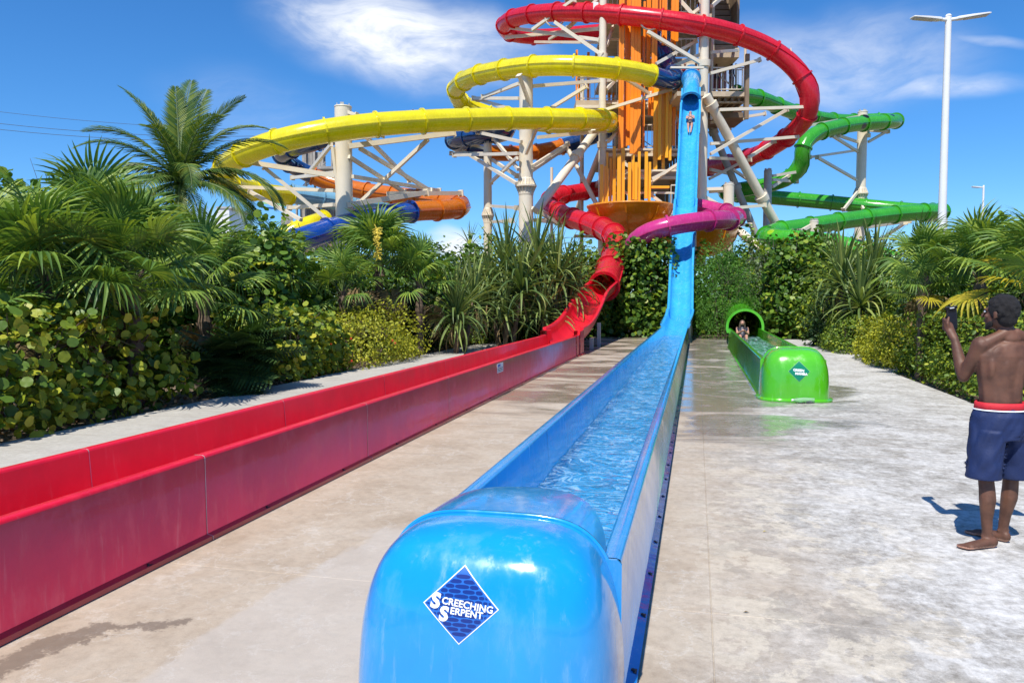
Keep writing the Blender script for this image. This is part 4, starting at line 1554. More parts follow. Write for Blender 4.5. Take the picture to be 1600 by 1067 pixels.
# right deck
tbox('deck', 1110, 1168, 143, 151, 46.5, 52, 'tan')
railing(1112, 1167, 143, 46.6, 36)
railing(1112, 1167, 143, 51.8, 33)
for i in range(6):
    tbox('joist', 1111 + i * 10.5, 1114 + i * 10.5, 152, 158, 46.7, 51.9, 'brown')
for i in range(5):
    tbox('joist', 1111, 1168, 158.5, 161, 46.9 + i * 1.1, 47.1 + i * 1.1, 'tan')
tbox('brace_board', 1110, 1168, 176, 184, 49, 52, 'brown')
tbox('brace_board', 1112, 1166, 166, 170, 50, 52, 'tan')
for x in (1113, 1165):
    tpost(x, 60, 186, 47, 0.08)
for x in (1130, 1150):
    tpost(x, 100, 186, 52, 0.06)
strut(TW, 1112, 110, 51.9, 1166, 152, 51.9, 0.08)
strut(TW, 1112, 186, 51.9, 1166, 152, 51.9, 0.08, 'tan')
# stair underside, upper right
a = D(1114, 80, 50)
for i in range(15):
    y = 78 - i * 9
    tbox('stair_tread', 1116, 1153, y - 7.0, y, 49.5 + i * 0.20, 50.0 + i * 0.20, 'brown')
tbox('stringer', 1112, 1116, -70, 82, 49.3, 52.5, 'tan')
tbox('stringer', 1151, 1155, -70, 55, 49.3, 52.5, 'brown')
tbox('deck', 1112, 1155, 82, 90, 48.5, 52, 'tan')
# inner stairs: zigzag flights
fl_ = [(338, 268, 960, 1040), (268, 232, 1040, 990), (232, 157, 965, 1050), (157, 92, 1060, 975), (92, 22, 1000, 1078), (22, -48, 1078, 1000)]
for k_, (ya, yb, xa, xb) in enumerate(fl_):
    A_, B_ = D(xa, ya, 52), D(xb, yb, 52)
    for off in (0, 1.1):
        MB().bar(A_ + F0 * off, B_ + F0 * off, 0.08, 0.28).obj('stringer', M['tan'], TW)
        MB().bar(A_ + F0 * off + ZZ * 1.0, B_ + F0 * off + ZZ * 1.0, 0.05).obj('handrail', M['cream'], TW)
    n = 12
    st = MB().frame_box(Vector((0, 0, 0)), RT, F0, ZZ, 0.16, 0.55, 0.02).mesh('stair_tread', M['brown'])
    for i in range(n):
        o = bpy.data.objects.new('stair_tread', st)
        C.objects.link(o)
        o.parent = TW
        o.matrix_basis = PINV(TW) @ Matrix.Translation(A_.lerp(B_, (i + 0.5) / n) + F0 * 0.55 + ZZ * 0.12)
# brown slatted cladding at the back
brd = random.Random(3)
x = 957.0
while x < 1066:
    wpx = brd.uniform(3.5, 8)
    if brd.random() < 0.80:
        y0_, y1_ = brd.uniform(160, 215), brd.uniform(385, 405)
        if 1000 < x < 1016:
            y0_ = 255
        tbox('cladding_board', x, x + wpx - 0.7, y0_, y1_, 56.2, 56.35, 'brown')
    x += wpx
x = 1046.0
while x < 1066:
    tbox('cladding_board', x, x + 3.2, 165 + brd.uniform(-8, 8), 345, 49.5, 49.6, 'brown')
    x += 4.4
for i, x in enumerate((903, 909, 917, 950, 956, 1108, 1114, 1122, 1130)):
    tbox('cladding_board', x, x + 4, 96 + brd.uniform(-14, 8), 178, 54.4 + 0.02 * i, 54.5 + 0.02 * i, 'fin_orange' if x < 1000 else 'fin_red')
for i in range(12):
    x = 1060 + i * 4.3
    tbox('cladding_board', x, x + 3.0, -60, brd.uniform(18, 48), 55.8, 55.9, 'fin_red')
tbox('cladding_board', 899.5, 902.5, 80, 178, 53.5, 53.7, 'fin_orange')
tbox('cladding_board', 1164, 1170, 86, 186, 46.3, 46.5, 'brown')
# fins: groups of boards at slightly different depth
fins = [  # x0,x1,y0,y1,d,mat
    (966, 974, -80, 236, 46.6, 'o'), (975, 984, -80, 230, 47.2, 'o'), (986, 1001, -80, 96, 46.2, 'o'), (984, 1001, 96, 240, 46.3, 'o'), (1003.5, 1007, 5, 235, 47.0, 'o'), (1010, 1016.5, -80, 100, 46.6, 'o'),
    (1017.5, 1026, -80, 183, 46.1, 'o'), (1027, 1033, -80, 34, 46.3, 'o'), (1034, 1042, -80, 70, 46.3, 'o'), (1036.5, 1040, 40, 78, 46.8, 'o'), (1048.5, 1060, -80, 66, 46.2, 'o'), (1052, 1056, 60, 74, 46.5, 'o'),
    (1013, 1020, 98, 183, 46.5, 'o'), (1020.5, 1027, 125, 262, 46.0, 'a'), (1027.5, 1033, 128, 250, 45.8, 'a'), (1033.5, 1039, 138, 245, 46.0, 'a'), (1039.3, 1044, 140, 248, 45.8, 'a'), (1044.4, 1049, 146, 250, 46.0, 'a'),
    (1034, 1038.6, 240, 268, 46.4, 'a'), (1050.5, 1055.5, 146, 231, 46.5, 'o'), (1058, 1061, 120, 200, 47.5, 'o'),
    (968, 975, 170, 235, 46.9, 'o'),
    (937, 943, 256, 323, 45.2, 'a'), (943.5, 951, 262, 323, 45.4, 'a'), (947, 950.5, 240, 310, 45.8, 'a'), (957, 962, 228, 320, 45.6, 'a'), (964, 970, 240, 318, 45.0, 'a'), (970.4, 976, 233, 316, 45.2, 'a'),
    (981, 986, 252, 316, 44.9, 'a'), (986.4, 991, 244, 315, 45.2, 'a'), (991.4, 996, 254, 315, 44.9, 'a'), (996.3, 1000.5, 236, 314, 45.1, 'a'), (1007, 1012, 240, 312, 45.0, 'a'), (1012.3, 1017, 252, 312, 45.2, 'a'),
    (975, 982, 92, 178, 47.4, 'o'), (1000, 1004, 60, 120, 47.8, 'o'), (952, 956, 246, 320, 45.9, 'a')]
for x0, x1, y0_, y1_, d_, mm in fins:
    n = max(1, int(round((x1 - x0) / 5.0)))
    for i in range(n):
        xa, xb = x0 + (x1 - x0) * i / n + 0.12, x0 + (x1 - x0) * (i + 1) / n - 0.12
        tbox('fin', xa, xb, y0_ + brd.uniform(-3, 3), y1_ + brd.uniform(-4, 4), d_ + 0.03 * (i % 2), d_ + 0.16 + 0.03 * (i % 2), 'fin_orange' if mm == 'o' else 'fin_amber')
# fin carriers
for y, d_ in ((22, 46.6), (100, 46.7), (160, 46.7), (232, 46.5), (265, 45.6), (300, 45.6), (180, 47.6), (60, 47.9)):
    tbox('fin_rail', 938, 1066, y, y + 3, d_ + 0.4, d_ + 0.55, 'cream')
tbox('orange_rail', 1018, 1046, 290.5, 294, 44.6, 44.9, 'fin_amber')
# bracing of the tower itself
for s in [(1062, 0, 47, 1100, 42, 46), (1102, 7, 46, 1070, 32, 47), (1094, 0, 46, 1103, 12, 45.5), (1112, 10, 46, 1126, -2, 47), (1025, 100, 44.8, 1087, 65, 46), (1012, 50, 44.4, 1100, 102, 45.4), (1112, 82, 45.5, 1152, 79, 49),
          (1050, 105, 46, 1098, 84, 46), (945, 172, 46.5, 1050, 140, 45.4), (975, 122, 44.2, 1015, 147, 46), (940, 172, 46, 962, 205, 50), (1070, 345, 45, 1018, 305, 46),
          (950, 222, 46, 978, 192, 48), (1062, 255, 45, 1017, 285, 46), (1010, 278, 46, 975, 255, 47), (1060, 190, 47, 1050, 175, 47), (1018, 280, 45.3, 1100, 240, 46), (975, 300, 48, 1060, 345, 48),
          (1110, 115, 45.2, 1187, 94, 46), (1220, 84, 46, 1236, 80, 45.8), (1124, 172, 45.2, 1272, 167, 46.2), (1110, 241, 45.2, 1229, 172, 47), (1110, 192, 50, 1195, 178, 51), (1110, 225, 46, 1246, 214, 47.5),
          (1170, 246, 47, 1210, 221, 49), (1110, 247, 46, 1172, 250, 52), (1145, 265, 52, 1175, 285, 53), (1108, 280, 52, 1195, 235, 53), (1110, 265, 52, 1140, 272, 55), (1108, 300, 46, 1143, 297, 45.4),
          (797, 44, 53, 938, 63, 46.4), (790, 59, 55, 938, 45, 47), (836, 66, 57.5, 938, 67, 50), (867, 35, 48.4, 942, 87, 46.2), (832, 47, 50, 897, 0, 47), (887, 45, 49, 940, -6, 47), (858, 62, 57, 887, 44, 54), (897, 369, 46, 945, 370, 46),
          (832, 344, 45, 945, 340, 48), (948, 72, 46.5, 965, 20, 48), (948, 110, 46.5, 985, 70, 48), (948, 140, 46.5, 985, 100, 48), (943, 300, 46, 985, 272, 48), (905, 168, 52, 943, 190, 47)]:
    strut(TW, *s, 0.15 if s[1] > 60 else 0.17)
for s in [(867, 26, 48.9), (1016, 30, 45.3), (1104, 43, 45.2), (1170, 246, 53)]:
    saddle(TW, *s)
# seat-like white brackets on the red loop
tbox('bracket', 927, 935, 4, 16, 46.2, 46.5, 'white')
# waffle-like wrap of the roof: top slab out of frame
tbox('deck', 900, 1160, -100, -92, 46, 56, 'tan')

# grey wooden tower with dark mouth far off at left ----------------------
FT = thing('far_slide_tower', D(520, 330, 66), 'grey weathered wooden tower standing far off behind the left column', 'tower')
for x in (463, 478, 492, 505, 519):
    tbox('post', x, x + 2.2, 215 if x > 470 else 300, 400, 66, 66.3, 'greywood', FT)
for i in range(14):
    x = 470 + i * 4.0
    tbox('wall_board', x, x + 3.5, 325, 400, 66.6, 66.7, 'greywood', FT)
for i in range(9):
    tbox('wall_board', 472 + i * 4.1, 475.6 + i * 4.1, 238, 260, 65.9, 66.0, 'greywood', FT)
tbox('deck', 462, 522, 260, 264, 63, 67, 'greywood', FT)
tbox('deck', 455, 522, 297, 301, 63, 67, 'greywood', FT)
for i in range(6):
    tbox('cladding_board', 440 + i * 3.2, 442.6 + i * 3.2, 338 - i, 400, 65.5, 65.6, 'greywood', FT)
for k_ in range(7):
    strut(FT, 470, 300 - k_ * 3, 64, 508, 262 - k_ * 4, 65, 0.07, 'greywood')
    if k_ > 1:
        break
strut(FT, 478, 395, 64, 500, 345, 64, 0.2, 'brown')
strut(FT, 500, 345, 64, 522, 395, 64, 0.2, 'brown')
# small teal rides at far left of it
for j, (y, mt) in enumerate(((306, 'caulk_green'), (313, 'lightblue'), (319, 'caulk_green'), (326, 'navy2'))):
    ft = thing('far_guard_rail', D(425, y, 80), ('teal green rail', 'pale blue rail', 'lower pale green rail', 'dark blue rail')[j] + ' seen far off between the palm and the grey tower', 'rail')
    strut(ft, 408, y - 2, 80, 446, y + 2, 80, 0.14, mt)
wt = thing('far_white_building', D(352, 330, 90), 'small white building glimpsed behind the coconut palm', 'building')
tbox('wall', 340, 360, 326, 420, 90, 96, 'white', wt)
tbox('roof', 338, 362, 323, 326, 89.5, 96.5, 'grey_steel', wt)


# ------------------------------------------------------------------ lamps and wires
def street_lamp(px, base_y, top_y, d, r, heads, label):
    t_ = D(px, top_y, d)
    root = thing('street_lamp', (t_.x, t_.y, -0.05), label, 'lamp post')
    MB().cyl((t_.x, t_.y, -0.05), (t_.x, t_.y, t_.z), r * 1.15, r * 0.72, 20).obj('pole', M['white'], root)
    MB().cyl((t_.x, t_.y, t_.z), (t_.x, t_.y, t_.z + 0.06), r * 0.8, r * 0.5, 16).obj('pole_cap', M['white'], root)
    for sgn_, L, tilt in heads:
        dirv = (RT * sgn_ + F0 * -0.12).normalized()
        a = Vector((t_.x, t_.y, t_.z - 0.12))
        up = (ZZ * math.cos(tilt) + dirv * -math.sin(tilt))
        dv = (dirv * math.cos(tilt) + ZZ * math.sin(tilt)).normalized()
        side = dv.cross(up).normalized()
        MB().cyl(a, a + dv * 0.26, r * 0.45, n=12).obj('arm', M['white'], root)
        s0 = a + dv * 0.22
        mb = MB()
        rings = []
        for f, w_, h_ in ((0, 0.06, 0.04), (0.08, 0.13, 0.055), (0.5, 0.16, 0.05), (0.95, 0.15, 0.035), (1.0, 0.12, 0.02)):
            c = s0 + dv * (L * f)
            rings.append([c - side * w_ - up * h_ * 0.6, c - side * w_ + up * h_ * 0.4, c - side * w_ * 0.6 + up * h_, c + side * w_ * 0.6 + up * h_, c + side * w_ + up * h_ * 0.4, c + side * w_ - up * h_ * 0.6])
        mb.loft(rings, caps=True, smooth=False)
        hd = mb.obj('lamp_head', M['white'], root)
        c = s0 + dv * (L * 0.60) - up * 0.042
        MB().frame_box(c, dv, side, up, L * 0.33, 0.11, 0.012).obj('lens', M['lens'], hd)


street_lamp(1482, 470, 26, 25, 0.13, ((-1, 1.05, 0.03), (1, 1.05, 0.12)), 'tall white double headed lamp post rising behind the right hand palms')
street_lamp(1537, 380, 291, 62, 0.10, ((-1, 0.8, 0.05),), 'small distant white lamp post with a single head at far right')
for (p0, p1, lb) in (((-300, 146, 95), (530, 208, 100), 'middle one of three thin power cables crossing the sky at left'),
                     ((-300, 157, 95), (530, 214, 100), 'lowest of three thin power cables crossing the sky at left'),
                     ((-300, 128, 120), (530, 203, 125), 'highest and faintest of three power cables crossing the sky at left')):
    a, b_ = D(*p0), D(*p1)
    pts = [a.lerp(b_, i / 20) - ZZ * (2.2 * 4 * (i / 20) * (1 - i / 20)) for i in range(21)]
    root = MB()
    rings = []
    for i, p in enumerate(pts):
        rings.append([p + Vector((0, math.cos(q), math.sin(q))) * 0.032 for q in (0, 2.09, 4.19)])
    root.loft(rings, caps=True)
    tag(root.obj('power_cable', M['wire']), lb, 'cable', 'power cables')


# ------------------------------------------------------------------ vegetation
def raw_mesh(name, V, faces, mat, smooth=False):
    """V (n,3) float array, faces (m,k) int array"""
    me = bpy.data.meshes.new(name)
    nf, k = faces.shape
    me.vertices.add(len(V))
    me.vertices.foreach_set('co', np.ascontiguousarray(V, dtype=np.float32).ravel())
    me.loops.add(nf * k)
    me.loops.foreach_set('vertex_index', faces.ravel().astype(np.int32))
    me.polygons.add(nf)
    me.polygons.foreach_set('loop_start', np.arange(0, nf * k, k, dtype=np.int32))
    if smooth:
        me.polygons.foreach_set('use_smooth', np.ones(nf, dtype=bool))
    if mat:
        me.materials.append(mat)
    me.update(calc_edges=True)
    return me


def basis(nrm, tan):
    n = nrm / np.linalg.norm(nrm, axis=1, keepdims=True)
    t = tan - n * np.sum(tan * n, axis=1, keepdims=True)
    t /= np.linalg.norm(t, axis=1, keepdims=True) + 1e-9
    b = np.cross(n, t)
    return t, b, n


def leaf_template(kind):
    if kind == 'round':
        n = 10
        v = [(0, 0.0, 0), (0, 0.5, 0.02), (0, 0.97, -0.07)]
        for sg in (1, -1):
            for q in range(1, 5):
                a = -math.pi / 2 + math.pi * q / 5
                x, y = 0.53 * math.cos(a), 0.5 + 0.5 * math.sin(a)
                v.append((sg * x, y, 0.20 * abs(x) - 0.07 * (y - 0.5) - 0.09 * (1 if q in (2, 3) else 0) * abs(x) * 2 + (0.03 if (q + (sg > 0)) % 2 else 0)))
        f = [(0, 3, 1), (3, 4, 1), (4, 5, 1), (5, 6, 1), (6, 2, 1), (0, 1, 7), (7, 1, 8), (8, 1, 9), (9, 1, 10), (10, 1, 2)]
    elif kind == 'oval':
        v = [(0, 0, 0), (0.28, 0.35, 0.09), (0.22, 0.75, 0.06), (0, 1, -0.04), (-0.22, 0.75, 0.06), (-0.28, 0.35, 0.09), (0, 0.5, 0.0)]
        f = [(0, 1, 6), (1, 2, 6), (2, 3, 6), (3, 4, 6), (4, 5, 6), (5, 0, 6)]
    else:  # thin
        v = [(0, 0, 0), (0.12, 0.4, 0.03), (0, 1, -0.05), (-0.12, 0.4, 0.03)]
        f = [(0, 1, 2), (0, 2, 3)]
    return np.array(v, float), np.array(f, int)


def scatter(template, locs, nrm, tan, size):
    V, F = template
    t, b, n = basis(nrm, tan)
    W_ = (V[None, :, 0:1] * b[:, None, :] + V[None, :, 1:2] * t[:, None, :] + V[None, :, 2:3] * n[:, None, :]) * size[:, None, None] + locs[:, None, :]
    N_, kv = W_.shape[0], W_.shape[1]
    FF = (F[None] + (np.arange(N_) * kv)[:, None, None]).reshape(-1, 3)
    return W_.reshape(-1, 3), FF


def shrub_points(n, w_, d_, h_, seed, box=0.5, lump=0.28, lo=0.0, thick=0.35):
    """points in the leafy shell of a lumpy mound, with outward directions"""
    r = np.random.default_rng(seed)
    u = r.normal(size=(n, 3))
    u[:, 2] = np.abs(u[:, 2]) * 1.0 - 0.15
    u /= np.linalg.norm(u, axis=1, keepdims=True)
    e = 1 - box
    p = np.sign(u) * np.abs(u) ** e
    mx = np.max(np.abs(u), axis=1, keepdims=True)
    p = u / (mx ** box)
    rad = 1 - thick * r.random(n) ** 1.6
    off = seed * 3.17
    lm = np.array([mnoise.fractal(Vector((a * 1.9 + off, b_ * 1.9, c * 1.9)), 1.0, 2.0, 3) for a, b_, c in u])
    rad = rad * (1 + lump * lm)
    p = p * rad[:, None]
    P = np.stack([p[:, 0] * w_ / 2, p[:, 1] * d_ / 2, np.maximum(0.0, p[:, 2]) * h_ * (1 - lo) + h_ * lo * r.random(n) ** 0.7 * (p[:, 2] < 0.25)], axis=1)
    low = u[:, 2] < 0.12
    P[low, 2] = r.random(low.sum()) * h_ * 0.45
    out = u.copy()
    return P, out, r


_fol = {}


def foliage_mesh(key, n, w_, d_, h_, seed, tmpl, size, mat, box=0.5, lump=0.28, thick=0.35, upb=0.5, rnd=0.75):
    if key in _fol:
        return _fol[key]
    P, out, r = shrub_points(n, w_, d_, h_, seed, box, lump, thick=thick)
    nrm = out * 0.6 + np.array([0, 0, upb]) + r.normal(size=P.shape) * rnd
    tan = out * 0.5 + r.normal(size=P.shape) + np.array([0, 0, -0.3])
    sz = size * (0.65 + 0.6 * r.random(n))
    V, F = scatter(leaf_template(tmpl), P, nrm, tan, sz)
    me = raw_mesh('foliage', V, F, mat)
    _fol[key] = me
    return me


def stems_mesh(w_, d_, h_, seed, n=9, r0=0.03):
    rr = random.Random(seed)
    mb = MB()
    for i in range(n):
        a = rr.uniform(0, 6.28)
        b0 = Vector((math.cos(a) * w_ * 0.12, math.sin(a) * d_ * 0.12, -0.05))
        tip = Vector((math.cos(a) * w_ * rr.uniform(0.15, 0.4), math.sin(a) * d_ * rr.uniform(0.15, 0.4), h_ * rr.uniform(0.65, 0.92)))
        mid = b0.lerp(tip, 0.5) + Vector((rr.uniform(-.1, .1), rr.uniform(-.1, .1), 0.1 * h_))
        mb.cyl(b0, mid, r0, r0 * 0.7, 7, caps=False)
        mb.cyl(mid, tip, r0 * 0.7, r0 * 0.25, 6, caps=False)
        for q in range(3):
            s = mid.lerp(tip, rr.uniform(0.1, 0.8))
            e = s + Vector((rr.uniform(-1, 1) * w_ * 0.2, rr.uniform(-1, 1) * d_ * 0.2, rr.uniform(0.1, 0.3) * h_))
            mb.cyl(s, e, r0 * 0.4, r0 * 0.15, 5, caps=False)
    return mb


def shrub(name, px, base_d, w_, d_, h_, n, tmpl, size, mat, seed, label, group=None, cat='shrub', at=None, rz=0, **kw):
    p = at if at is not None else D(px, 465, base_d)
    root = thing(name, (p.x, p.y, -0.05), label, cat, group, rz)
    key = (tmpl, mat, n, round(w_, 2), round(d_, 2), round(h_, 2), seed)
    o = link('foliage', foliage_mesh(key, n, w_, d_, h_, seed, tmpl, size, M[mat], **kw), None)
    o.parent = root
    o['kind'] = 'stuff'
    st = stems_mesh(w_, d_, h_, seed).mesh('stems', M['twig'])
    s = link('stems', st, None)
    s.parent = root
    return root


# leaf pieces -----------------------------------------------------------
def blade_strip(pts, widths, fold, side, mb, normal):
    """folded blade along pts"""
    rings = []
    for p, w_ in zip(pts, widths):
        rings.append([p - side * (w_ / 2) + normal * (fold * w_), p, p + side * (w_ / 2) + normal * (fold * w_)])
    mb.loft(rings, closed=False, smooth=False)


def fan_frond_mesh(seed, R=0.72, pet=0.8, nseg=30, spread=2.75, droop=0.5, mat='palm', web=0.42, curl=0.12):
    """petiole along +Y from the origin, fan beyond it"""
    rr = random.Random(seed)
    mb = MB()
    hub = Vector((0, pet, 0.10 * pet))
    for i in range(nseg):
        a = -spread + 2 * spread * i / (nseg - 1)
        L = R * (0.66 + 0.34 * math.cos(a * 0.55)) * rr.uniform(0.93, 1.04)
        d0 = Vector((math.sin(a), math.cos(a), 0))
        side = Vector((math.cos(a), -math.sin(a), 0))
        wmax = 2 * L * web * math.tan(spread / (nseg - 1)) * 1.04
        pts, ws = [], []
        dr = droop * rr.uniform(0.5, 1.5)
        tw = rr.uniform(-0.05, 0.05)
        for k_ in range(7):
            f = k_ / 6
            z = 0.16 * math.sin(min(f, web) / web * 1.57) * R * curl * 4 - dr * L * max(0, f - web * 0.9) ** 1.8 * 1.5
            q = hub + d0 * (L * f * (1 - 0.25 * dr * max(0, f - 0.5))) + ZZ * z + side * (tw * f * f * L)
            pts.append(q)
            if f <= web:
                ws.append(max(0.004, wmax * f / web))
            else:
                g_ = (f - web) / (1 - web)
                ws.append(wmax * (1 - g_) ** 0.75 + 0.002)
        blade_strip(pts, ws, 0.16 if i % 2 else 0.22, side, mb, Vector((0, 0, 1)))
    me = mb.mesh('frond', M[mat])
    me.materials.append(M['stalk'])
    # petiole
    pb_ = MB()
    prev = Vector((0, 0, 0))
    rings = []
    for k_ in range(5):
        f = k_ / 4
        c = Vector((0, pet * f, 0.10 * pet * f + 0.06 * math.sin(f * 3.14) * pet))
        rad = 0.02 * (1 - f * 0.55)
        rings.append([c + Vector((math.cos(t) * rad, 0, math.sin(t) * rad * 0.7)) for t in (0, 1.57, 3.14, 4.71)])
    pb_.loft(rings, smooth=True)
    off = len(me.vertices)
    mb2 = MB()
    mb2.v, mb2.f, mb2.sm = mb.v[:], mb.f[:], mb.sm[:]
    n0 = len(mb2.f)
    mb2.add(pb_.v, pb_.f, True)
    bpy.data.meshes.remove(me)
    me = mb2.mesh('frond', M[mat])
    me.materials.append(M['stalk'])
    idx = [0] * n0 + [1] * (len(mb2.f) - n0)
    me.polygons.foreach_set('material_index', idx)
    return me


FAN = {}
for mt in ('palm', 'palm_yellow', 'palm_dry'):
    FAN[mt] = [fan_frond_mesh(11 + i, R=(0.74, 0.80, 0.68, 0.76)[i], droop=(0.35, 0.6, 0.85, 0.5)[i] + (0.9 if mt == 'palm_dry' else 0), mat=mt, spread=(2.75, 2.6, 2.85, 2.3)[i]) for i in range(4 if mt == 'palm' else 2)]


def child_mesh(root, name, me, mw):
    o = bpy.data.objects.new(name, me)
    C.objects.link(o)
    o.parent = root
    o.matrix_basis = mw
    return o


def frond_matrix(c, azi, elv, roll=0.0, s=1.0):
    return Matrix.Translation(c) @ Matrix.Rotation(azi, 4, 'Z') @ Matrix.Rotation(elv, 4, 'X') @ Matrix.Rotation(roll, 4, 'Y') @ Matrix.Diagonal((s, s, s, 1))


def fan_palm(px, py, d, label, n=18, s=1.0, seed=1, trunk=True, extra=(), dry=3, yellow=0, spike=False, group='fan palms in the planting beds', aims=()):
    c = D(px, py, d)
    dry = 1 if dry == 3 else dry
    root = thing('fan_palm', (c.x, c.y, -0.05), label, 'palm', group)
    rr = random.Random(seed)
    hc = c.z + 0.05
    if trunk:
        mb = MB()
        rings = []
        nr = 16
        for k_ in range(nr):
            z = hc * 1.0 * k_ / (nr - 1)
            rad = (0.10 + 0.02 * (k_ % 2) + 0.03 * math.sin(k_ * 2.1)) * s
            rings.append([Vector((math.cos(a) * rad * rr.uniform(0.9, 1.1), math.sin(a) * rad * rr.uniform(0.9, 1.1), z)) for a in [2 * math.pi * j / 10 for j in range(10)]])
        mb.loft(rings, smooth=False)
        # frayed boots
        for q in range(26):
            a = rr.uniform(0, 6.28)
            z = rr.uniform(0.3, 1.0) * hc
            dd = Vector((math.cos(a), math.sin(a), 0))
            mb.bar(dd * 0.08 * s + ZZ * z, dd * (0.2 * s) + ZZ * (z + 0.16 * s), 0.035 * s, 0.01)
        o = mb.mesh('trunk', M['bark'])
        child_mesh(root, 'trunk', o, Matrix.Identity(4))
    cc = Vector((0, 0, hc))
    ga = 2.39996
    a0 = rr.uniform(0, 6.28)
    for i in range(n):
        f = i / max(1, n - 1)
        elv = R_(84 - 100 * f) + rr.uniform(-0.18, 0.18)
        azi = a0 + ga * i + rr.uniform(-0.2, 0.2)
        mt = 'palm'
        if i >= n - dry:
            mt = 'palm_dry'
            elv = R_(-55) + rr.uniform(-0.2, 0.15)
        elif yellow and i >= n - dry - yellow:
            mt = 'palm_yellow'
        me = rr.choice(FAN[mt])
        child_mesh(root, 'frond', me, frond_matrix(cc + ZZ * (-0.25 * s * f), azi, elv, rr.uniform(-0.5, 0.5), s * rr.uniform(0.85, 1.12)))
    # fronds turned towards a measured direction: (azimuth from camera right, elevation, roll, scale)
    for (azd, eld, rol, ss) in aims:
        azi = math.atan2(RT.y, RT.x) + R_(azd) - math.pi / 2
        child_mesh(root, 'frond', FAN['palm'][0], frond_matrix(cc, azi, R_(eld), R_(rol), s * ss))
    if spike:
        mb = MB()
        pts = [Vector((0, 0, 0.1)), Vector((0.05, -0.5, 0.75)), Vector((0.12, -0.85, 0.7)), Vector((0.15, -1.0, 0.1))]
        pth = resample(catmull(pts, 6), 0.05)
        rings = [[p + Vector((math.cos(t), 0, math.sin(t))) * 0.015 for t in (0, 2, 4)] for p in pth]
        mb.loft(rings)
        for p in pth[8:]:
            for q in range(7):
                v = Vector((rr.uniform(-1, 1), rr.uniform(-1, 1), rr.uniform(-1, .3))).normalized()
                mb.bar(p, p + v * rr.uniform(0.05, 0.13), 0.018, 0.018)
        child_mesh(root, 'flower_stalk', mb.mesh('flower_stalk', M['spike']), Matrix.Rotation(YAW, 4, 'Z') @ Matrix.Translation(cc) @ Matrix.Diagonal((s, s, s, 1)))
    return root


def strap_mesh(L, wd, bend, seed, mat='strap', kink=None):
    """a long strap leaf from the origin along +Y, bending down"""
    mb = MB()
    pts, ws = [], []
    ang = 0.0
    p = Vector((0, 0, 0))
    n = 9
    for k_ in range(n + 1):
        f = k_ / n
        pts.append(p.copy())
        ws.append(wd * (0.75 + 0.5 * f if f < 0.35 else (1 - (f - 0.35) / 0.65) ** 0.7 * 0.92) + 0.003)
        ang += bend * (0.3 + 1.7 * f) / n
        if kink is not None and abs(f - kink) < 0.06:
            ang += 0.9
        p = p + Vector((0, math.cos(ang), -math.sin(ang))) * (L / n)
    blade_strip(pts, ws, 0.22, Vector((1, 0, 0)), mb, Vector((0, 0, 1)))
    return mb.mesh('leaf', M[mat])


STR = [strap_mesh(1.55, 0.085, 0.25, 1), strap_mesh(1.65, 0.085, 0.9, 2), strap_mesh(1.6, 0.08, 1.6, 3), strap_mesh(1.55, 0.08, 1.0, 4, kink=0.5), strap_mesh(1.4, 0.075, 2.2, 5)]
STRD = [strap_mesh(1.3, 0.05, 1.9, 6, 'palm_dry'), strap_mesh(1.1, 0.045, 2.5, 7, 'palm_dry')]


def pandanus(px, py, d, label, heads, s=1.0, n=70, seed=1, group=None, dry=12):
    """strap-leaved plant; heads = rosette centres (px, py, d)"""
    c = D(px, py, d)
    root = thing('strap_leaf_plant', (c.x, c.y, -0.05), label, 'plant', group)
    base = Vector((c.x, c.y, -0.05))
    rr = random.Random(seed)
    for (hx, hy, hd, hn, hs) in heads:
        h0 = D(hx, hy, hd) - base
        mb = MB().cyl(Vector((h0.x * 0.4, h0.y * 0.4, 0)), h0, 0.09, 0.06, 10)
        child_mesh(root, 'stem', mb.mesh('stem', M['bark']), Matrix.Identity(4))
        for i in range(hn):
            f = (i + 0.5) / hn
            azi = 2.39996 * i + rr.uniform(-0.2, 0.2)
            elv = R_(86 - 96 * f ** 1.15) + rr.uniform(-0.12, 0.12)
            k_ = 0 if f < 0.3 else rr.choice((1, 1, 2)) if f < 0.55 else rr.choice((1, 2, 2, 3, 4))
            child_mesh(root, 'leaf', STR[k_], frond_matrix(h0 + Vector((rr.uniform(-.05, .05), rr.uniform(-.05, .05), -0.2 * f)), azi, elv, rr.uniform(-0.3, 0.3), hs * rr.uniform(0.8, 1.15)))
        for i in range(dry):
            child_mesh(root, 'dead_leaf', rr.choice(STRD), frond_matrix(h0 + ZZ * -0.25, rr.uniform(0, 6.28), R_(rr.uniform(-50, -10)), rr.uniform(-0.3, 0.3), hs * rr.uniform(0.7, 1.0)))
    return root


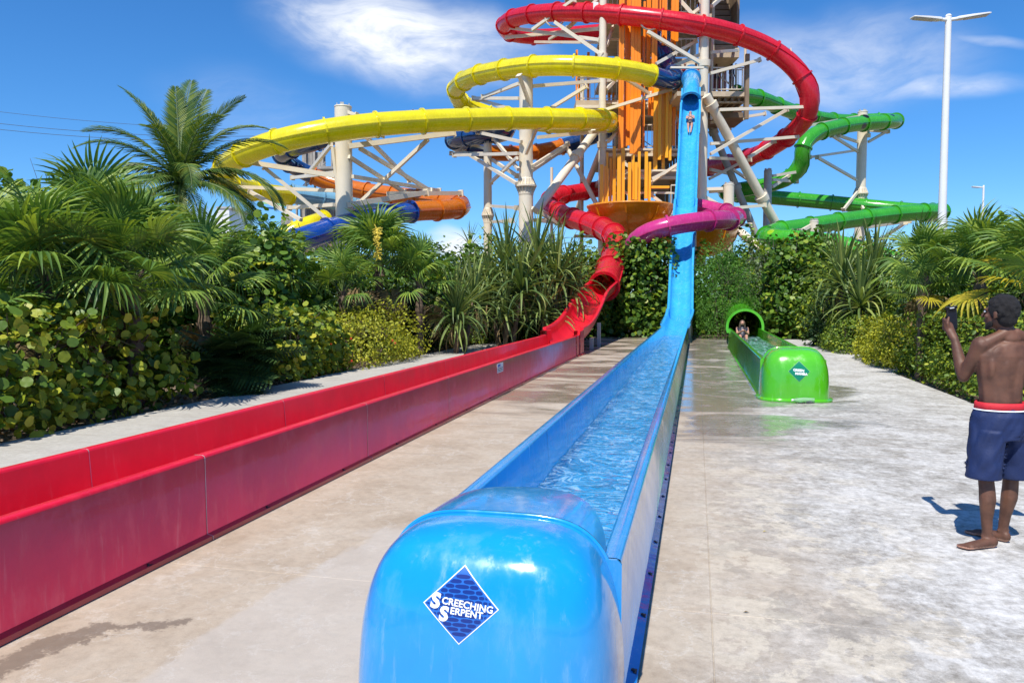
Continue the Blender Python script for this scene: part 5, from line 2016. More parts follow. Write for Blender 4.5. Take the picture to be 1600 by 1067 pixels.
def coco_frond_mesh(L=3.0, bend=1.2, nl=62, ll=0.62, droop=0.9, seed=1, mat='coco'):
    rr = random.Random(seed)
    mb = MB()
    pts, dirs = [], []
    p, ang = Vector((0, 0, 0)), 0.0
    n = nl
    for k_ in range(n + 1):
        f = k_ / n
        pts.append(p.copy())
        dirs.append(Vector((0, math.cos(ang), -math.sin(ang))))
        ang += bend * (0.4 + 1.2 * f) / n
        p = p + Vector((0, math.cos(ang), -math.sin(ang))) * (L / n)
    for k_ in range(3, n + 1):
        f = k_ / n
        t = dirs[k_]
        up = Vector((0, -t.z, t.y)) if t.y >= 0 else Vector((0, -t.z, t.y))
        lng = ll * (math.sin(math.pi * min(1, 0.12 + f * 0.86)) ** 0.6) * rr.uniform(0.88, 1.08)
        for sg in (-1, 1):
            out = (Vector((sg, 0, 0)) * 0.85 + t * (0.45 + 0.35 * f) + up * 0.25).normalized()
            q0 = pts[k_]
            dd = droop * rr.uniform(0.7, 1.25)
            P = []
            for m in range(5):
                g_ = m / 4
                P.append(q0 + out * (lng * g_ * (1 - 0.18 * dd * g_)) - ZZ * (dd * 0.45 * lng * g_ * g_))
            ws = [0.015, 0.046, 0.044, 0.03, 0.004]
            blade_strip(P, ws, -0.2, t, mb, up)
    n0 = len(mb.f)
    rings = []
    for k_ in range(0, n + 1, 4):
        rad = 0.028 * (1 - k_ / n) + 0.006
        t = dirs[k_]
        up = Vector((0, -t.z, t.y))
        rings.append([pts[k_] + Vector((math.cos(a), 0, 0)) * rad + up * (math.sin(a) * rad) for a in (0, 1.57, 3.14, 4.71)])
    mb.loft(rings)
    me = mb.mesh('frond', M[mat])
    me.materials.append(M['stalk'])
    me.polygons.foreach_set('material_index', [0] * n0 + [1] * (len(mb.f) - n0))
    return me


COC = [coco_frond_mesh(3.0, 0.7, seed=1, droop=0.55), coco_frond_mesh(3.1, 1.4, seed=2, droop=1.0), coco_frond_mesh(2.9, 1.9, seed=3, droop=1.2), coco_frond_mesh(2.4, 0.3, seed=4, droop=0.4, ll=0.5)]

# --- coconut palm behind
cp = D(282, 285, 20)
coco = thing('coconut_palm', (cp.x, cp.y, -0.05), 'coconut palm with feathery fronds standing highest in the left planting', 'palm')
mb = MB()
rings = [[Vector((math.cos(a) * (0.16 - 0.02 * f + 0.01 * math.sin(f * 90)), math.sin(a) * (0.16 - 0.02 * f), cp.z * f)) for a in [2 * math.pi * j / 14 for j in range(14)]] for f in [i / 30 for i in range(31)]]
mb.loft(rings, smooth=False)
child_mesh(coco, 'trunk', mb.mesh('trunk', M['bark']), Matrix.Identity(4))
cc = Vector((0, 0, cp.z + 0.05))
# azimuth measured from picture right, anticlockwise seen from above; elevation; mesh; scale
for azd, eld, k_, s_, roll in [(265, 10, 2, 0.9, 0), (290, -15, 2, 0.85, 0), (235, -15, 2, 0.85, 0), (315, -20, 2, 0.8, 0), (205, -10, 2, 0.8, 0), (120, 84, 3, 1.0, 0), (60, 80, 0, 0.92, 30), (20, 70, 0, 0.86, -20), (150, 72, 0, 0.85, 20), (185, 60, 1, 0.82, 10), (172, 40, 2, 0.8, 0), (10, 52, 1, 0.9, 0), (355, 28, 2, 0.95, 0),
                               (340, 5, 2, 0.9, 10), (200, 15, 2, 0.85, 0), (225, 45, 1, 0.8, 0), (270, 60, 1, 0.7, 0), (300, 30, 2, 0.8, 0), (250, 15, 2, 0.8, 0), (90, 50, 1, 0.9, 0), (60, 25, 2, 0.9, 0), (120, 20, 2, 0.9, 0), (320, 66, 1, 0.8, 0), (190, 32, 2, 0.8, 0), (175, 74, 0, 0.9, 0), (15, 30, 2, 0.95, 0), (95, 86, 0, 0.95, 0), (30, 8, 2, 0.9, 0), (350, 62, 1, 0.85, 15)]:
    azi = YAW + R_(azd) - math.pi / 2
    child_mesh(coco, 'frond', COC[k_], frond_matrix(cc, azi, R_(eld), R_(roll), s_ * 1.1))

# --- fan palms: (px, py, d, scale, seed)
fan_palm(205, 432, 12.0, 'tallest fan palm in the left bed, one broad fan facing the pavement', n=24, s=1.12, seed=4, aims=((265, 62, 0, 1.0), (160, 35, 10, 1.0), (255, 30, 0, 0.9)))
fan_palm(70, 440, 11.2, 'fan palm at the far left behind the round leaved hedge', n=22, s=1.1, seed=9, aims=((300, 35, 20, 1.0), (250, 45, 0, 0.95)))
fan_palm(318, 452, 15.0, 'fan palm with browned drooping tips hanging over the round leaved hedge', n=18, s=1.05, seed=14, dry=1, aims=((255, -15, 0, 1.0), (60, 40, 0, 0.9)))
fan_palm(150, 378, 15.5, 'taller fan palm behind the tallest one, beside the coconut palm', n=20, s=1.25, seed=21)
fan_palm(20, 470, 13.5, 'half hidden fan palm at the left edge of the picture', n=14, s=1.0, seed=23)
fan_palm(430, 430, 20, 'dark fan palm between the coconut palm and the flowering fan palm', n=20, s=1.05, seed=31, dry=2)
fan_palm(592, 412, 23, 'fan palm with a yellow flower stalk in the middle of the left bed', n=28, s=1.25, seed=36, spike=True, dry=4)
fan_palm(535, 455, 21, 'low fan palm at the left foot of the flowering one', n=16, s=0.95, seed=38)
fan_palm(655, 440, 23, 'low fan palm at the right foot of the flowering one', n=16, s=1.0, seed=39)
fan_palm(1450, 425, 17.5, 'fan palm left of the white lamp post in the right bed', n=18, s=0.95, seed=41, dry=2, aims=((270, 40, 0, 0.9),))
fan_palm(1533, 430, 15.5, 'fan palm with broad upright fans right of the lamp post', n=18, s=1.0, seed=43, dry=2, aims=((255, 50, 0, 1.0), (100, 70, 0, 0.9)))
fan_palm(1612, 440, 13.5, 'yellowing fan palm at the right edge behind the man', n=16, s=0.95, seed=47, dry=1, yellow=6)
fan_palm(1440, 452, 16.0, 'low pale fan palm sprouting out of the right hedge', n=12, s=0.62, seed=48, dry=0, yellow=2)
fan_palm(1690, 440, 12, 'fan palm outside the right edge of the hedge', n=14, s=0.95, seed=49)
fan_palm(-60, 400, 11, 'fan palm left of the others beyond the hedge end', n=14, s=1.0, seed=50)

# --- strap-leaved plants
pandanus(790, 440, 27, 'tall upright strap leaved plant just right of the fan palms, left half of the clump', [(765, 455, 27, 70, 1.15), (790, 420, 27.5, 80, 1.4), (815, 450, 26.6, 80, 1.3), (790, 488, 26.4, 50, 1.1)], seed=3, dry=8)
pandanus(860, 440, 28, 'broad strap leaved plant close to the red chute, right half of the clump', [(840, 410, 28.5, 70, 1.45), (870, 435, 28, 80, 1.35), (892, 448, 29.0, 70, 1.2), (850, 488, 27.0, 60, 1.1)], seed=4, dry=8)
pandanus(713, 505, 23.5, 'smaller radiating strap leaved plant at the edge of the left walk', [(713, 492, 23.5, 110, 1.05), (740, 470, 25, 60, 1.1)], seed=5, dry=30)
pandanus(1342, 430, 25, 'broad strap leaved plant with arching leaves in the right bed', [(1315, 440, 25, 90, 1.2), (1365, 430, 26, 90, 1.2), (1345, 472, 24, 70, 1.1)], seed=8, dry=8)
pandanus(735, 385, 40, 'small spiky topped plant far behind, left of the slim column', [(735, 385, 40, 40, 0.8)], seed=12, dry=0)
pandanus(1300, 400, 33, 'dark strap leaved plant behind the round leaved shrub at right', [(1290, 410, 33, 50, 1.1)], seed=13, dry=0)

# --- round-leaved hedges
GR_T = leaf_template('round')


def grape(px, d, w_, dd_, h_, n, size, mat, seed, label, at=None, rz=YAW, pieces=0, **kw):
    p = at if at is not None else D(px, 465, d)
    root = thing('sea_grape_shrub', (p.x, p.y, -0.05), label, 'shrub', 'round leaved sea grape shrubs', rz)
    me = foliage_mesh(('round', mat, n, w_, dd_, h_, seed), n, w_, dd_, h_, seed, 'round', size, M[mat], **kw)
    o = child_mesh(root, 'foliage', me, Matrix.Identity(4))
    o['kind'] = 'stuff'
    child_mesh(root, 'stems', stems_mesh(w_, dd_, h_, seed, 14, 0.022).mesh('stems', M['twig']), Matrix.Identity(4))
    if pieces:
        V, F = GR_T
        one = raw_mesh('leaf', V * size, F, M[mat])
        P, out, r = shrub_points(pieces * 5, w_ * 1.03, dd_ * 1.03, h_ * 1.03, seed + 50, kw.get('box', 0.5), kw.get('lump', 0.28), thick=0.12)
        # keep the ones on the side of the pavement
        tocam = Matrix.Rotation(-rz, 3, 'Z') @ (Vector((0, 0, 1.4)) - Vector((p.x, p.y, 0.8)))
        tocam.normalize()
        sc0 = out @ np.array(tocam)
        idx = np.argsort(-sc0 + r.random(len(sc0)) * 0.35)[:pieces]
        nrm = out * 0.65 + np.array([0, 0, 0.45]) + r.normal(size=P.shape) * 0.7
        tan = r.normal(size=P.shape) + np.array([0, 0, -0.6])
        t, b_, n_ = basis(nrm, tan)
        for i in idx:
            s_ = float(0.75 + 0.55 * r.random())
            m = Matrix(((b_[i][0] * s_, t[i][0] * s_, n_[i][0] * s_, P[i][0]), (b_[i][1] * s_, t[i][1] * s_, n_[i][1] * s_, P[i][1]), (b_[i][2] * s_, t[i][2] * s_, n_[i][2] * s_, P[i][2]), (0, 0, 0, 1)))
            child_mesh(root, 'leaf', one, m)
    return root


grape(0, 0, 2.2, 5.4, 1.75, 5200, 0.125, 'grape_sun', 5, 'waist high round leaved hedge with yellowing leaves at the left edge of the walk', at=Vector((-9.0, 8.3, 0)), rz=0.0, pieces=290, box=0.75, lump=0.18, thick=0.3)
grape(0, 0, 2.0, 3.2, 1.55, 3600, 0.125, 'grape_sun', 6, 'second round leaved hedge with a few red leaves beside the split leaf plant', at=Vector((-8.9, 15.2, 0)), rz=0.0, pieces=200, box=0.7, lump=0.2, thick=0.3)
grape(0, 0, 2.0, 3.0, 1.7, 2200, 0.145, 'grape_sun', 7, 'round leaved hedge nearest the camera, mostly outside the picture', at=Vector((-9.0, 4.2, 0)), rz=0.0, box=0.7, lump=0.2)
grape(35, 16.5, 3.2, 3, 4.3, 4200, 0.17, 'grape', 8, 'tall round leaved shrub rising behind the fan palms at far left')
grape(385, 19, 3.0, 2.6, 3.2, 3600, 0.17, 'grape', 9, 'round leaved shrub under the drooping coconut frond')
grape(490, 24, 3.2, 3, 2.9, 3600, 0.17, 'grape', 10, 'round leaved shrub under the dark blue tube')
grape(660, 27, 3.0, 3, 3.2, 3000, 0.17, 'grape', 11, 'round leaved shrub behind the flowering fan palm')
grape(1000, 34.5, 3.1, 2.6, 4.35, 5200, 0.19, 'grape', 12, 'tall round leaved shrub between the red chute and the blue slope', box=0.6)
grape(1232, 33, 3.0, 3.0, 4.3, 5200, 0.19, 'grape', 13, 'tall dense round leaved shrub behind the green end cap', box=0.65)
grape(1180, 36, 2.6, 2.4, 4.6, 3000, 0.17, 'grape', 14, 'round leaved shrub behind the silvery one')
grape(1275, 37, 3.0, 3.0, 4.6, 3000, 0.17, 'grape', 15, 'round leaved shrub at the foot of the lowest green tube')
grape(900, 34, 3.0, 2.4, 3.6, 3000, 0.18, 'grape', 16, 'round leaved shrub behind the red chute')

# split-leaf plant in the gap of the hedges
spl = thing('split_leaf_plant', (-8.25, 12.4, -0.05), 'dark plant with deeply split hanging leaves between the two round leaved hedges', 'plant')
mb = MB()
rr = random.Random(5)
for k_ in range(15):
    y = 0.02 + 0.036 * k_
    L = 0.30 * math.sin(0.35 + 2.5 * (k_ / 15)) + 0.03
    for sg in (-1, 1):
        P = [Vector((0, y, 0)), Vector((sg * L * 0.5, y + 0.05, 0.02)), Vector((sg * L, y + 0.07, -0.06 * L))]
        blade_strip(P, [0.03, 0.032, 0.006], 0.05, Vector((0, 1, 0)), mb, ZZ)
mb.bar((0, -0.5, 0), (0, 0.56, 0), 0.012)
sme = mb.mesh('leaf', M['darkleaf'])
for i in range(46):
    azi = rr.uniform(-2.6, -0.4) if i % 3 else rr.uniform(0, 6.28)
    child_mesh(spl, 'leaf', sme, frond_matrix(Vector((rr.uniform(-.25, .25), rr.uniform(-.3, .3), rr.uniform(0.35, 1.0))), azi, R_(rr.uniform(-35, 40)), rr.uniform(-.4, .4), rr.uniform(1.2, 1.8)))

# small-leaved shrubs and hedges
def hedge_(name, at, w_, d_, h_, n, size, mat, seed, label, rz=0.0, tmpl='oval', cat='shrub', **kw):
    root = thing(name, (at.x, at.y, -0.05), label, cat, None, rz)
    me = foliage_mesh((tmpl, mat, n, w_, d_, h_, seed), n, w_, d_, h_, seed, tmpl, size, M[mat], **kw)
    o = child_mesh(root, 'foliage', me, Matrix.Identity(4))
    o['kind'] = 'stuff'
    child_mesh(root, 'stems', stems_mesh(w_, d_, h_ * 0.9, seed, 16, 0.014).mesh('stems', M['twig']), Matrix.Identity(4))
    return root


def flowers(root, pts, seed=1):
    rr = random.Random(seed)
    mb = MB()
    for i in range(14):
        v = Vector((rr.gauss(0, 1), rr.gauss(0, 1), abs(rr.gauss(0, 1)))).normalized() * 0.05
        s = Vector((-v.y, v.x, 0)).normalized() * 0.015
        mb.add([v * 0.3, v + s, v * 1.2, v - s], [(0, 1, 2, 3)])
    me = mb.mesh('flower', M['flower'])
    for p in pts:
        child_mesh(root, 'flower', me, PINV(root) @ Matrix.Translation(p))


y1_ = hedge_('flowering_shrub', Vector((-8.6, 18.9, 0)), 2.4, 4.8, 1.45, 8500, 0.085, 'hedge_yellow', 21, 'yellow green small leaved shrub with orange flowers beside the left walk', box=0.5, lump=0.3)
flowers(y1_, [D(517, 540, 17.6), D(548, 531, 17.8), D(549, 566, 17.4), D(613, 534, 18.0), D(617, 538, 18.1), D(480, 520, 17.6)])
hedge_('small_shrub', Vector((-8.5, 27.5, 0)), 2.0, 3.0, 1.2, 4500, 0.085, 'hedge', 22, 'small olive shrub near the end of the left walk')
y2_ = hedge_('small_shrub', Vector((-7.3, 29.3, 0)), 2.2, 1.8, 1.35, 3500, 0.085, 'hedge_yellow', 23, 'small yellowish shrub close behind the red landing trough')
hedge_('fine_leaf_shrub', D(1132, 465, 32.3), 2.4, 2.2, 3.8, 15000, 0.12, 'finegreen', 24, 'bright feathery green bush right of the blue slope', tmpl='thin', rz=YAW, lump=0.35, rnd=0.9)
hedge_('silvery_shrub', D(1185, 465, 33), 1.5, 1.5, 3.7, 5000, 0.10, 'greyleaf', 25, 'thin silvery leaved shrub between the feathery bush and the round leaved shrub', tmpl='thin', rz=YAW, rnd=0.9)
hedge_('clipped_hedge', Vector((5.55, 15.2, 0)), 2.3, 8.6, 1.5, 19000, 0.085, 'hedge', 26, 'long clipped hedge with glossy yellow green leaves along the right side', box=0.8, lump=0.12, thick=0.25, cat='hedge')
hedge_('clipped_hedge', Vector((5.75, 8.6, 0)), 2.4, 4.8, 1.35, 11000, 0.085, 'hedge', 27, 'nearest piece of the right hedge, directly behind the man', box=0.8, lump=0.12, thick=0.25, cat='hedge')
hedge_('pale_hedge', Vector((5.2, 21.2, 0)), 1.9, 4.6, 1.25, 9000, 0.085, 'hedge_yellow', 28, 'pale yellow leaved shrub at the far end of the right hedge', box=0.6, lump=0.2)
hedge_('small_shrub', Vector((4.9, 26.2, 0)), 1.8, 3.4, 1.25, 6500, 0.085, 'hedge', 29, 'low dark olive shrub beyond the pale one, below the strap leaved plant', box=0.6, lump=0.2)
hedge_('clipped_hedge', Vector((7.2, 13.5, 0)), 2.4, 8, 1.75, 8000, 0.11, 'finegreen', 30, 'deeper green hedge behind the clipped one', box=0.7, lump=0.2, cat='hedge')

for px_, d_, h_, sd_, lb_ in ((745, 29.5, 2.0, 71, 'dark shrub added for the shaded interior, left half of the strap leaved clump'), (800, 30, 2.4, 72, 'dark shrub added for the shaded interior, middle of the strap leaved clump'), (862, 31, 2.4, 73, 'dark shrub added for the shaded interior beside the red chute'),
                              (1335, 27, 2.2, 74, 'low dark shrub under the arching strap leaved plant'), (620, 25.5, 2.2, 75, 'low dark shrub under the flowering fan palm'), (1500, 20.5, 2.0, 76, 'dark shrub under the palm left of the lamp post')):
    hedge_('dark_filler_shrub', D(px_, 465, d_), 3.0, 2.0, h_, 4200, 0.15, 'darkleaf', sd_, lb_, rz=YAW)  # added fillers: dark leaves stand in for the strap clump's shaded interior
# background belt of shrubs that closes the view
belt = [(-160, 20, 3.4, 0), (-60, 19, 3.6, 1), (30, 21, 3.8, 0), (110, 20, 3.6, 1), (175, 23, 4.0, 0), (250, 18, 3.4, 1), (300, 23, 3.6, 2), (360, 26, 3.6, 0), (430, 26, 3.7, 1), (480, 30, 3.1, 2), (545, 30, 3.3, 0), (610, 28, 3.2, 1),
        (665, 32, 3.8, 2), (700, 30, 3.3, 0), (745, 33, 3.6, 1), (800, 33, 4.2, 2), (860, 34, 4.0, 0), (920, 36, 3.9, 1), (968, 37, 4.0, 2), (1040, 38, 3.6, 0), (1100, 37, 3.7, 1), (1150, 38, 4.0, 2), (1215, 38, 4.2, 0), (1270, 34, 4.0, 1),
        (1320, 31, 3.9, 2), (1370, 30, 3.7, 0), (1420, 27, 2.9, 1), (1462, 23, 2.9, 2), (1510, 21, 3.1, 0), (1560, 20, 3.2, 1), (1620, 18, 3.0, 2), (1700, 17, 3.2, 0), (1790, 16, 3.2, 1)]
BELT_AT = ['beyond the far left edge', 'just outside the left edge', 'behind the palm at the left edge', 'left of the tallest fan palm', 'behind the crown of the tallest fan palm', 'at the foot of the coconut palm', 'right of the coconut trunk',
           'below the drooping coconut frond', 'behind the dark fan palm', 'right of the dark fan palm', 'under the lower end of the dark blue tube', 'behind the flowering fan palm', 'right of the flowering fan palm', 'under the small white cloud',
           'below the slim cream column', 'below the thick cream column', 'behind the strap leaved clump', 'left of the red chute', 'behind the red chute', 'just left of the blue slope', 'right behind the blue slope', 'behind the feathery bush',
           'behind the silvery shrub', 'behind the lowest green tube', 'below the ribbed column at right', 'behind the arching strap leaved plant', 'left of the white lamp post', 'at the foot of the white lamp post', 'right of the white lamp post',
           'below the small distant lamp', 'behind the yellowing palm', 'just outside the right edge', 'beyond the far right edge']
for i, (px, d, h_, k_) in enumerate(belt):
    w0 = 3.4
    key = [('oval', 'darkleaf', 5200, w0, 3.0, 3.8, 60), ('round', 'grape', 3000, w0, 3.0, 3.8, 61), ('oval', 'hedge', 5200, w0, 3.0, 3.8, 62)][k_]
    me = foliage_mesh(key, key[2], w0, 3.0, 3.8, key[6], key[0], 0.17 if k_ != 1 else 0.18, M[key[1]], lump=0.35)
    p = D(px, 465, d)
    what = ('dark leathery', 'round leaved', 'olive green')[k_]
    root = thing('background_shrub', (p.x, p.y, -0.05), '%s filler shrub %s' % (what, BELT_AT[i]), 'shrub', 'filler shrubs closing the view behind the beds', rz=i * 1.7)
    root.scale = (1, 1, h_ / 3.8)
    o = child_mesh(root, 'foliage', me, Matrix.Identity(4))
    o['kind'] = 'stuff'

# leaf litter and dry leaves on the ground
for i, (px, py, mt, lb) in enumerate(((1195, 830, 'spike', 'small yellow fallen leaf alone on the concrete right of the blue slide'), (1166, 956, 'palm_dry', 'small brown fallen leaf close to the bottom of the picture'))):
    p = G(px, py, 0.004)
    b_ = MB().add([p + RT * -0.018, p + F0 * -0.008 + ZZ * 0.006, p + RT * 0.018, p + F0 * 0.008 + ZZ * 0.006], [(0, 1, 3), (1, 2, 3)])
    tag(b_.obj('fallen_leaf', M[mt]), lb, 'leaf')
r = np.random.default_rng(99)
n = 5200
xs = np.where(r.random(n) < 0.6, -8.0 - r.random(n) ** 1.5 * 3.5, 4.7 + r.random(n) ** 1.5 * 2.5)
P = np.stack([xs, 2 + r.random(n) * 31, 0.0 + r.random(n) * 0.04], axis=1)
nrm = r.normal(size=(n, 3)) * 0.5 + np.array([0, 0, 1])
V, F = scatter(leaf_template('oval'), P, nrm, r.normal(size=(n, 3)), 0.05 + 0.08 * r.random(n))
tag(link('leaf_litter', raw_mesh('leaf_litter', V, F, M['litter'])), kind='stuff')


# ------------------------------------------------------------------ people
def balls(mb, pts, sub=None):
    """densely placed spheres between joints: pts = [(pos, (rx,ry,rz) or r), ...]"""
    for (a, ra), (b_, rb) in zip(pts, pts[1:]):
        a, b_ = Vector(a), Vector(b_)
        va = Vector(ra) if not isinstance(ra, (int, float)) else Vector((ra,) * 3)
        vb = Vector(rb) if not isinstance(rb, (int, float)) else Vector((rb,) * 3)
        mn = min(min(va), min(vb))
        n = max(2, int((a - b_).length / (mn * 0.22)) + 1)
        for i in range(n + 1):
            f = i / n
            ball(mb, a.lerp(b_, f), va.lerp(vb, f))


_ico = None


def ball(mb, c, r, rot=None):
    global _ico
    if _ico is None:
        import bmesh
        bm = bmesh.new()
        bmesh.ops.create_icosphere(bm, subdivisions=2, radius=1)
        _ico = ([v.co.copy() for v in bm.verts], [tuple(v.index for v in f.verts) for f in bm.faces])
        bm.free()
    if isinstance(r, (int, float)):
        r = Vector((r, r, r))
    vs = [Vector((v.x * r[0], v.y * r[1], v.z * r[2])) for v in _ico[0]]
    if rot is not None:
        vs = [rot @ v for v in vs]
    mb.add([v + c for v in vs], _ico[1])


def fuse(mb, name, mats, voxel, smooth=6, root=None, mw=None, paint=None, disp=None):
    me = mb.mesh(name, None)
    o = bpy.data.objects.new(name, me)
    C.objects.link(o)
    md = o.modifiers.new('r', 'REMESH')
    md.mode = 'VOXEL'
    md.voxel_size = voxel
    ms = o.modifiers.new('s', 'SMOOTH')
    ms.factor = 0.5
    ms.iterations = smooth
    dg = bpy.context.evaluated_depsgraph_get()
    dg.update()
    nm = bpy.data.meshes.new_from_object(o.evaluated_get(dg))
    bpy.data.objects.remove(o)
    bpy.data.meshes.remove(me)
    nm.name = name
    for m in mats:
        nm.materials.append(m)
    if disp:
        for v in nm.vertices:
            v.co += disp(v.co, v.normal)
    for p in nm.polygons:
        p.use_smooth = True
        if paint:
            p.material_index = paint(p.center)
    out = bpy.data.objects.new(name, nm)
    C.objects.link(out)
    if root is not None:
        out.parent = root
    if mw is not None:
        out.matrix_basis = mw
    return out


V_ = Vector
man_at = G(1550, 854, 0)
man = thing('person', man_at, 'bare backed man in navy swim shorts holding up a phone at right', 'person', rz=YAW)
# local axes: x to picture right, y away from the camera
mb = MB()
# feet: heel, ball, toes
def foot(mb, heel, toe, s=1.0):
    heel, toe = V_(heel), V_(toe)
    d = (toe - heel).normalized()
    side = V_((-d.y, d.x, 0))
    rot = Matrix.Rotation(math.atan2(d.y, d.x), 3, 'Z')
    L = (toe - heel).length
    for f in np.linspace(0, 0.78, 12):
        w_ = 0.031 + 0.014 * min(1, f / 0.6)
        hgt = 0.040 - 0.022 * f
        ball(mb, heel + d * (L * f) + ZZ * (hgt), V_((0.035, w_, hgt)), rot)
    for k_, (off, ln, rr_) in enumerate(((-0.034, 0.03, 0.0135), (-0.013, 0.033, 0.011), (0.005, 0.028, 0.010), (0.021, 0.020, 0.0095), (0.035, 0.010, 0.009))):
        base = heel + d * (L * 0.80) + side * off * (1 if s > 0 else -1) + ZZ * 0.016
        balls(mb, [(base, rr_ * 1.15), (base + d * (0.03 + ln), rr_)])


AL, AR = V_((-0.037, 0.0, 0.085)), V_((0.150, 0.12, 0.085))
KL, KR = V_((-0.040, 0.03, 0.47)), V_((0.170, 0.09, 0.47))
HL, HR = V_((-0.035, 0.04, 0.88)), V_((0.150, 0.06, 0.88))
foot(mb, (-0.005, -0.015, 0), (-0.225, -0.055, 0), 1)
foot(mb, (0.155, 0.10, 0), (0.03, 0.30, 0), -1)
for A_, K_, H_ in ((AL, KL, HL), (AR, KR, HR)):
    balls(mb, [(A_ + ZZ * -0.035, 0.036), (A_ + ZZ * 0.02, 0.033), (A_.lerp(K_, 0.28), 0.038), (A_.lerp(K_, 0.62) + V_((0, -0.014, 0)), 0.054), (A_.lerp(K_, 0.80) + V_((0, -0.010, 0)), 0.052), (K_, 0.050), (K_.lerp(H_, 0.25), 0.060), (K_.lerp(H_, 0.8), 0.078), (H_, 0.080)])
    ball(mb, A_ + V_((-0.03, 0, -0.01)), 0.014)
    ball(mb, A_ + V_((0.03, 0, -0.005)), 0.014)
# trunk: pelvis, waist, rib cage, shoulders
balls(mb, [((0.060, 0.06, 0.90), (0.135, 0.095, 0.09)), ((0.060, 0.06, 0.99), (0.140, 0.100, 0.08)), ((0.060, 0.065, 1.09), (0.146, 0.094, 0.08)), ((0.078, 0.07, 1.20), (0.182, 0.100, 0.09)),
           ((0.090, 0.07, 1.30), (0.200, 0.100, 0.085)), ((0.105, 0.065, 1.365), (0.140, 0.080, 0.05))])
SL, SR = V_((-0.072, 0.080, 1.375)), V_((0.275, 0.080, 1.375))
balls(mb, [(SL + V_((0.03, 0, 0)), (0.06, 0.06, 0.06)), (SR + V_((-0.03, 0, 0)), (0.06, 0.06, 0.06))])
balls(mb, [(V_((0.107, 0.06, 1.42)), (0.075, 0.06, 0.05)), (V_((0.092, 0.07, 1.46)), (0.058, 0.056, 0.05)), (V_((0.075, 0.085, 1.51)), (0.056, 0.058, 0.05))])
# trapezius, shoulder blades, buttocks, back muscles either side of the spine
for sg in (-1, 1):
    balls(mb, [(V_((0.107 + sg * 0.035, 0.05, 1.46)), 0.035), (V_((0.107 + sg * 0.15, 0.06, 1.395)), 0.045)])
    ball(mb, V_((0.103 + sg * 0.090, 0.012, 1.29)), V_((0.066, 0.028, 0.09)))
    balls(mb, [(V_((0.085 + sg * 0.040, -0.010, 1.01)), (0.030, 0.020, 0.04)), (V_((0.097 + sg * 0.042, -0.012, 1.24)), (0.034, 0.020, 0.05))])
    ball(mb, V_((0.097 + sg * 0.135, 0.04, 1.22)), V_((0.035, 0.06, 0.11)))
# arms
EL, WL = V_((-0.134, 0.17, 1.150)), V_((-0.128, 0.30, 1.400))
balls(mb, [(SL, 0.064), (SL.lerp(EL, 0.35) + V_((0, -0.005, 0)), 0.055), (SL.lerp(EL, 0.75), 0.045), (EL, 0.040), (EL.lerp(WL, 0.25), 0.045), (EL.lerp(WL, 0.6), 0.037), (WL, 0.027)])
ER, WR = V_((0.45, 0.14, 1.12)), V_((0.42, 0.36, 1.30))
balls(mb, [(SR, 0.064), (SR.lerp(ER, 0.35), 0.055), (SR.lerp(ER, 0.75), 0.045), (ER, 0.040), (ER.lerp(WR, 0.3), 0.044), (WR, 0.027)])
# left hand holds the phone from below and the left
PH = V_((-0.105, 0.385, 1.545))        # middle of the phone
balls(mb, [(WL, (0.028, 0.022, 0.03)), (V_((-0.131, 0.355, 1.460)), (0.034, 0.022, 0.035)), (V_((-0.135, 0.372, 1.495)), (0.036, 0.020, 0.035))])
for k_, (z0, ln) in enumerate(((1.545, 0.075), (1.522, 0.082), (1.500, 0.078), (1.478, 0.062))):
    b0 = V_((-0.155, 0.372, z0 - 0.01))
    m1 = b0 + V_((0.004, 0.040, 0.010))
    m2 = m1 + V_((0.034, 0.012, 0.006))
    m3 = m2 + V_((0.030, -0.004, 0.0))
    balls(mb, [(b0, 0.0115), (m1, 0.0105), (m2, 0.0098), (m3, 0.0088)])
balls(mb, [(V_((-0.143, 0.352, 1.468)), 0.014), (V_((-0.155, 0.350, 1.515)), 0.012), (V_((-0.143, 0.358, 1.558)), 0.0095)])
# right hand, relaxed
balls(mb, [(WR, (0.028, 0.022, 0.03)), (WR + V_((-0.02, 0.07, 0.045)), (0.036, 0.022, 0.036))])
for k_ in range(4):
    b0 = WR + V_((-0.045 + 0.022 * k_, 0.10, 0.065))
    balls(mb, [(b0, 0.0105), (b0 + V_((-0.004, 0.035, 0.0)), 0.0095), (b0 + V_((-0.012, 0.055, -0.022 - 0.003 * (k_ == 0))), 0.0085)])
balls(mb, [(WR + V_((-0.045, 0.05, 0.03)), 0.013), (WR + V_((-0.075, 0.085, 0.035)), 0.0105), (WR + V_((-0.08, 0.11, 0.03)), 0.009)])
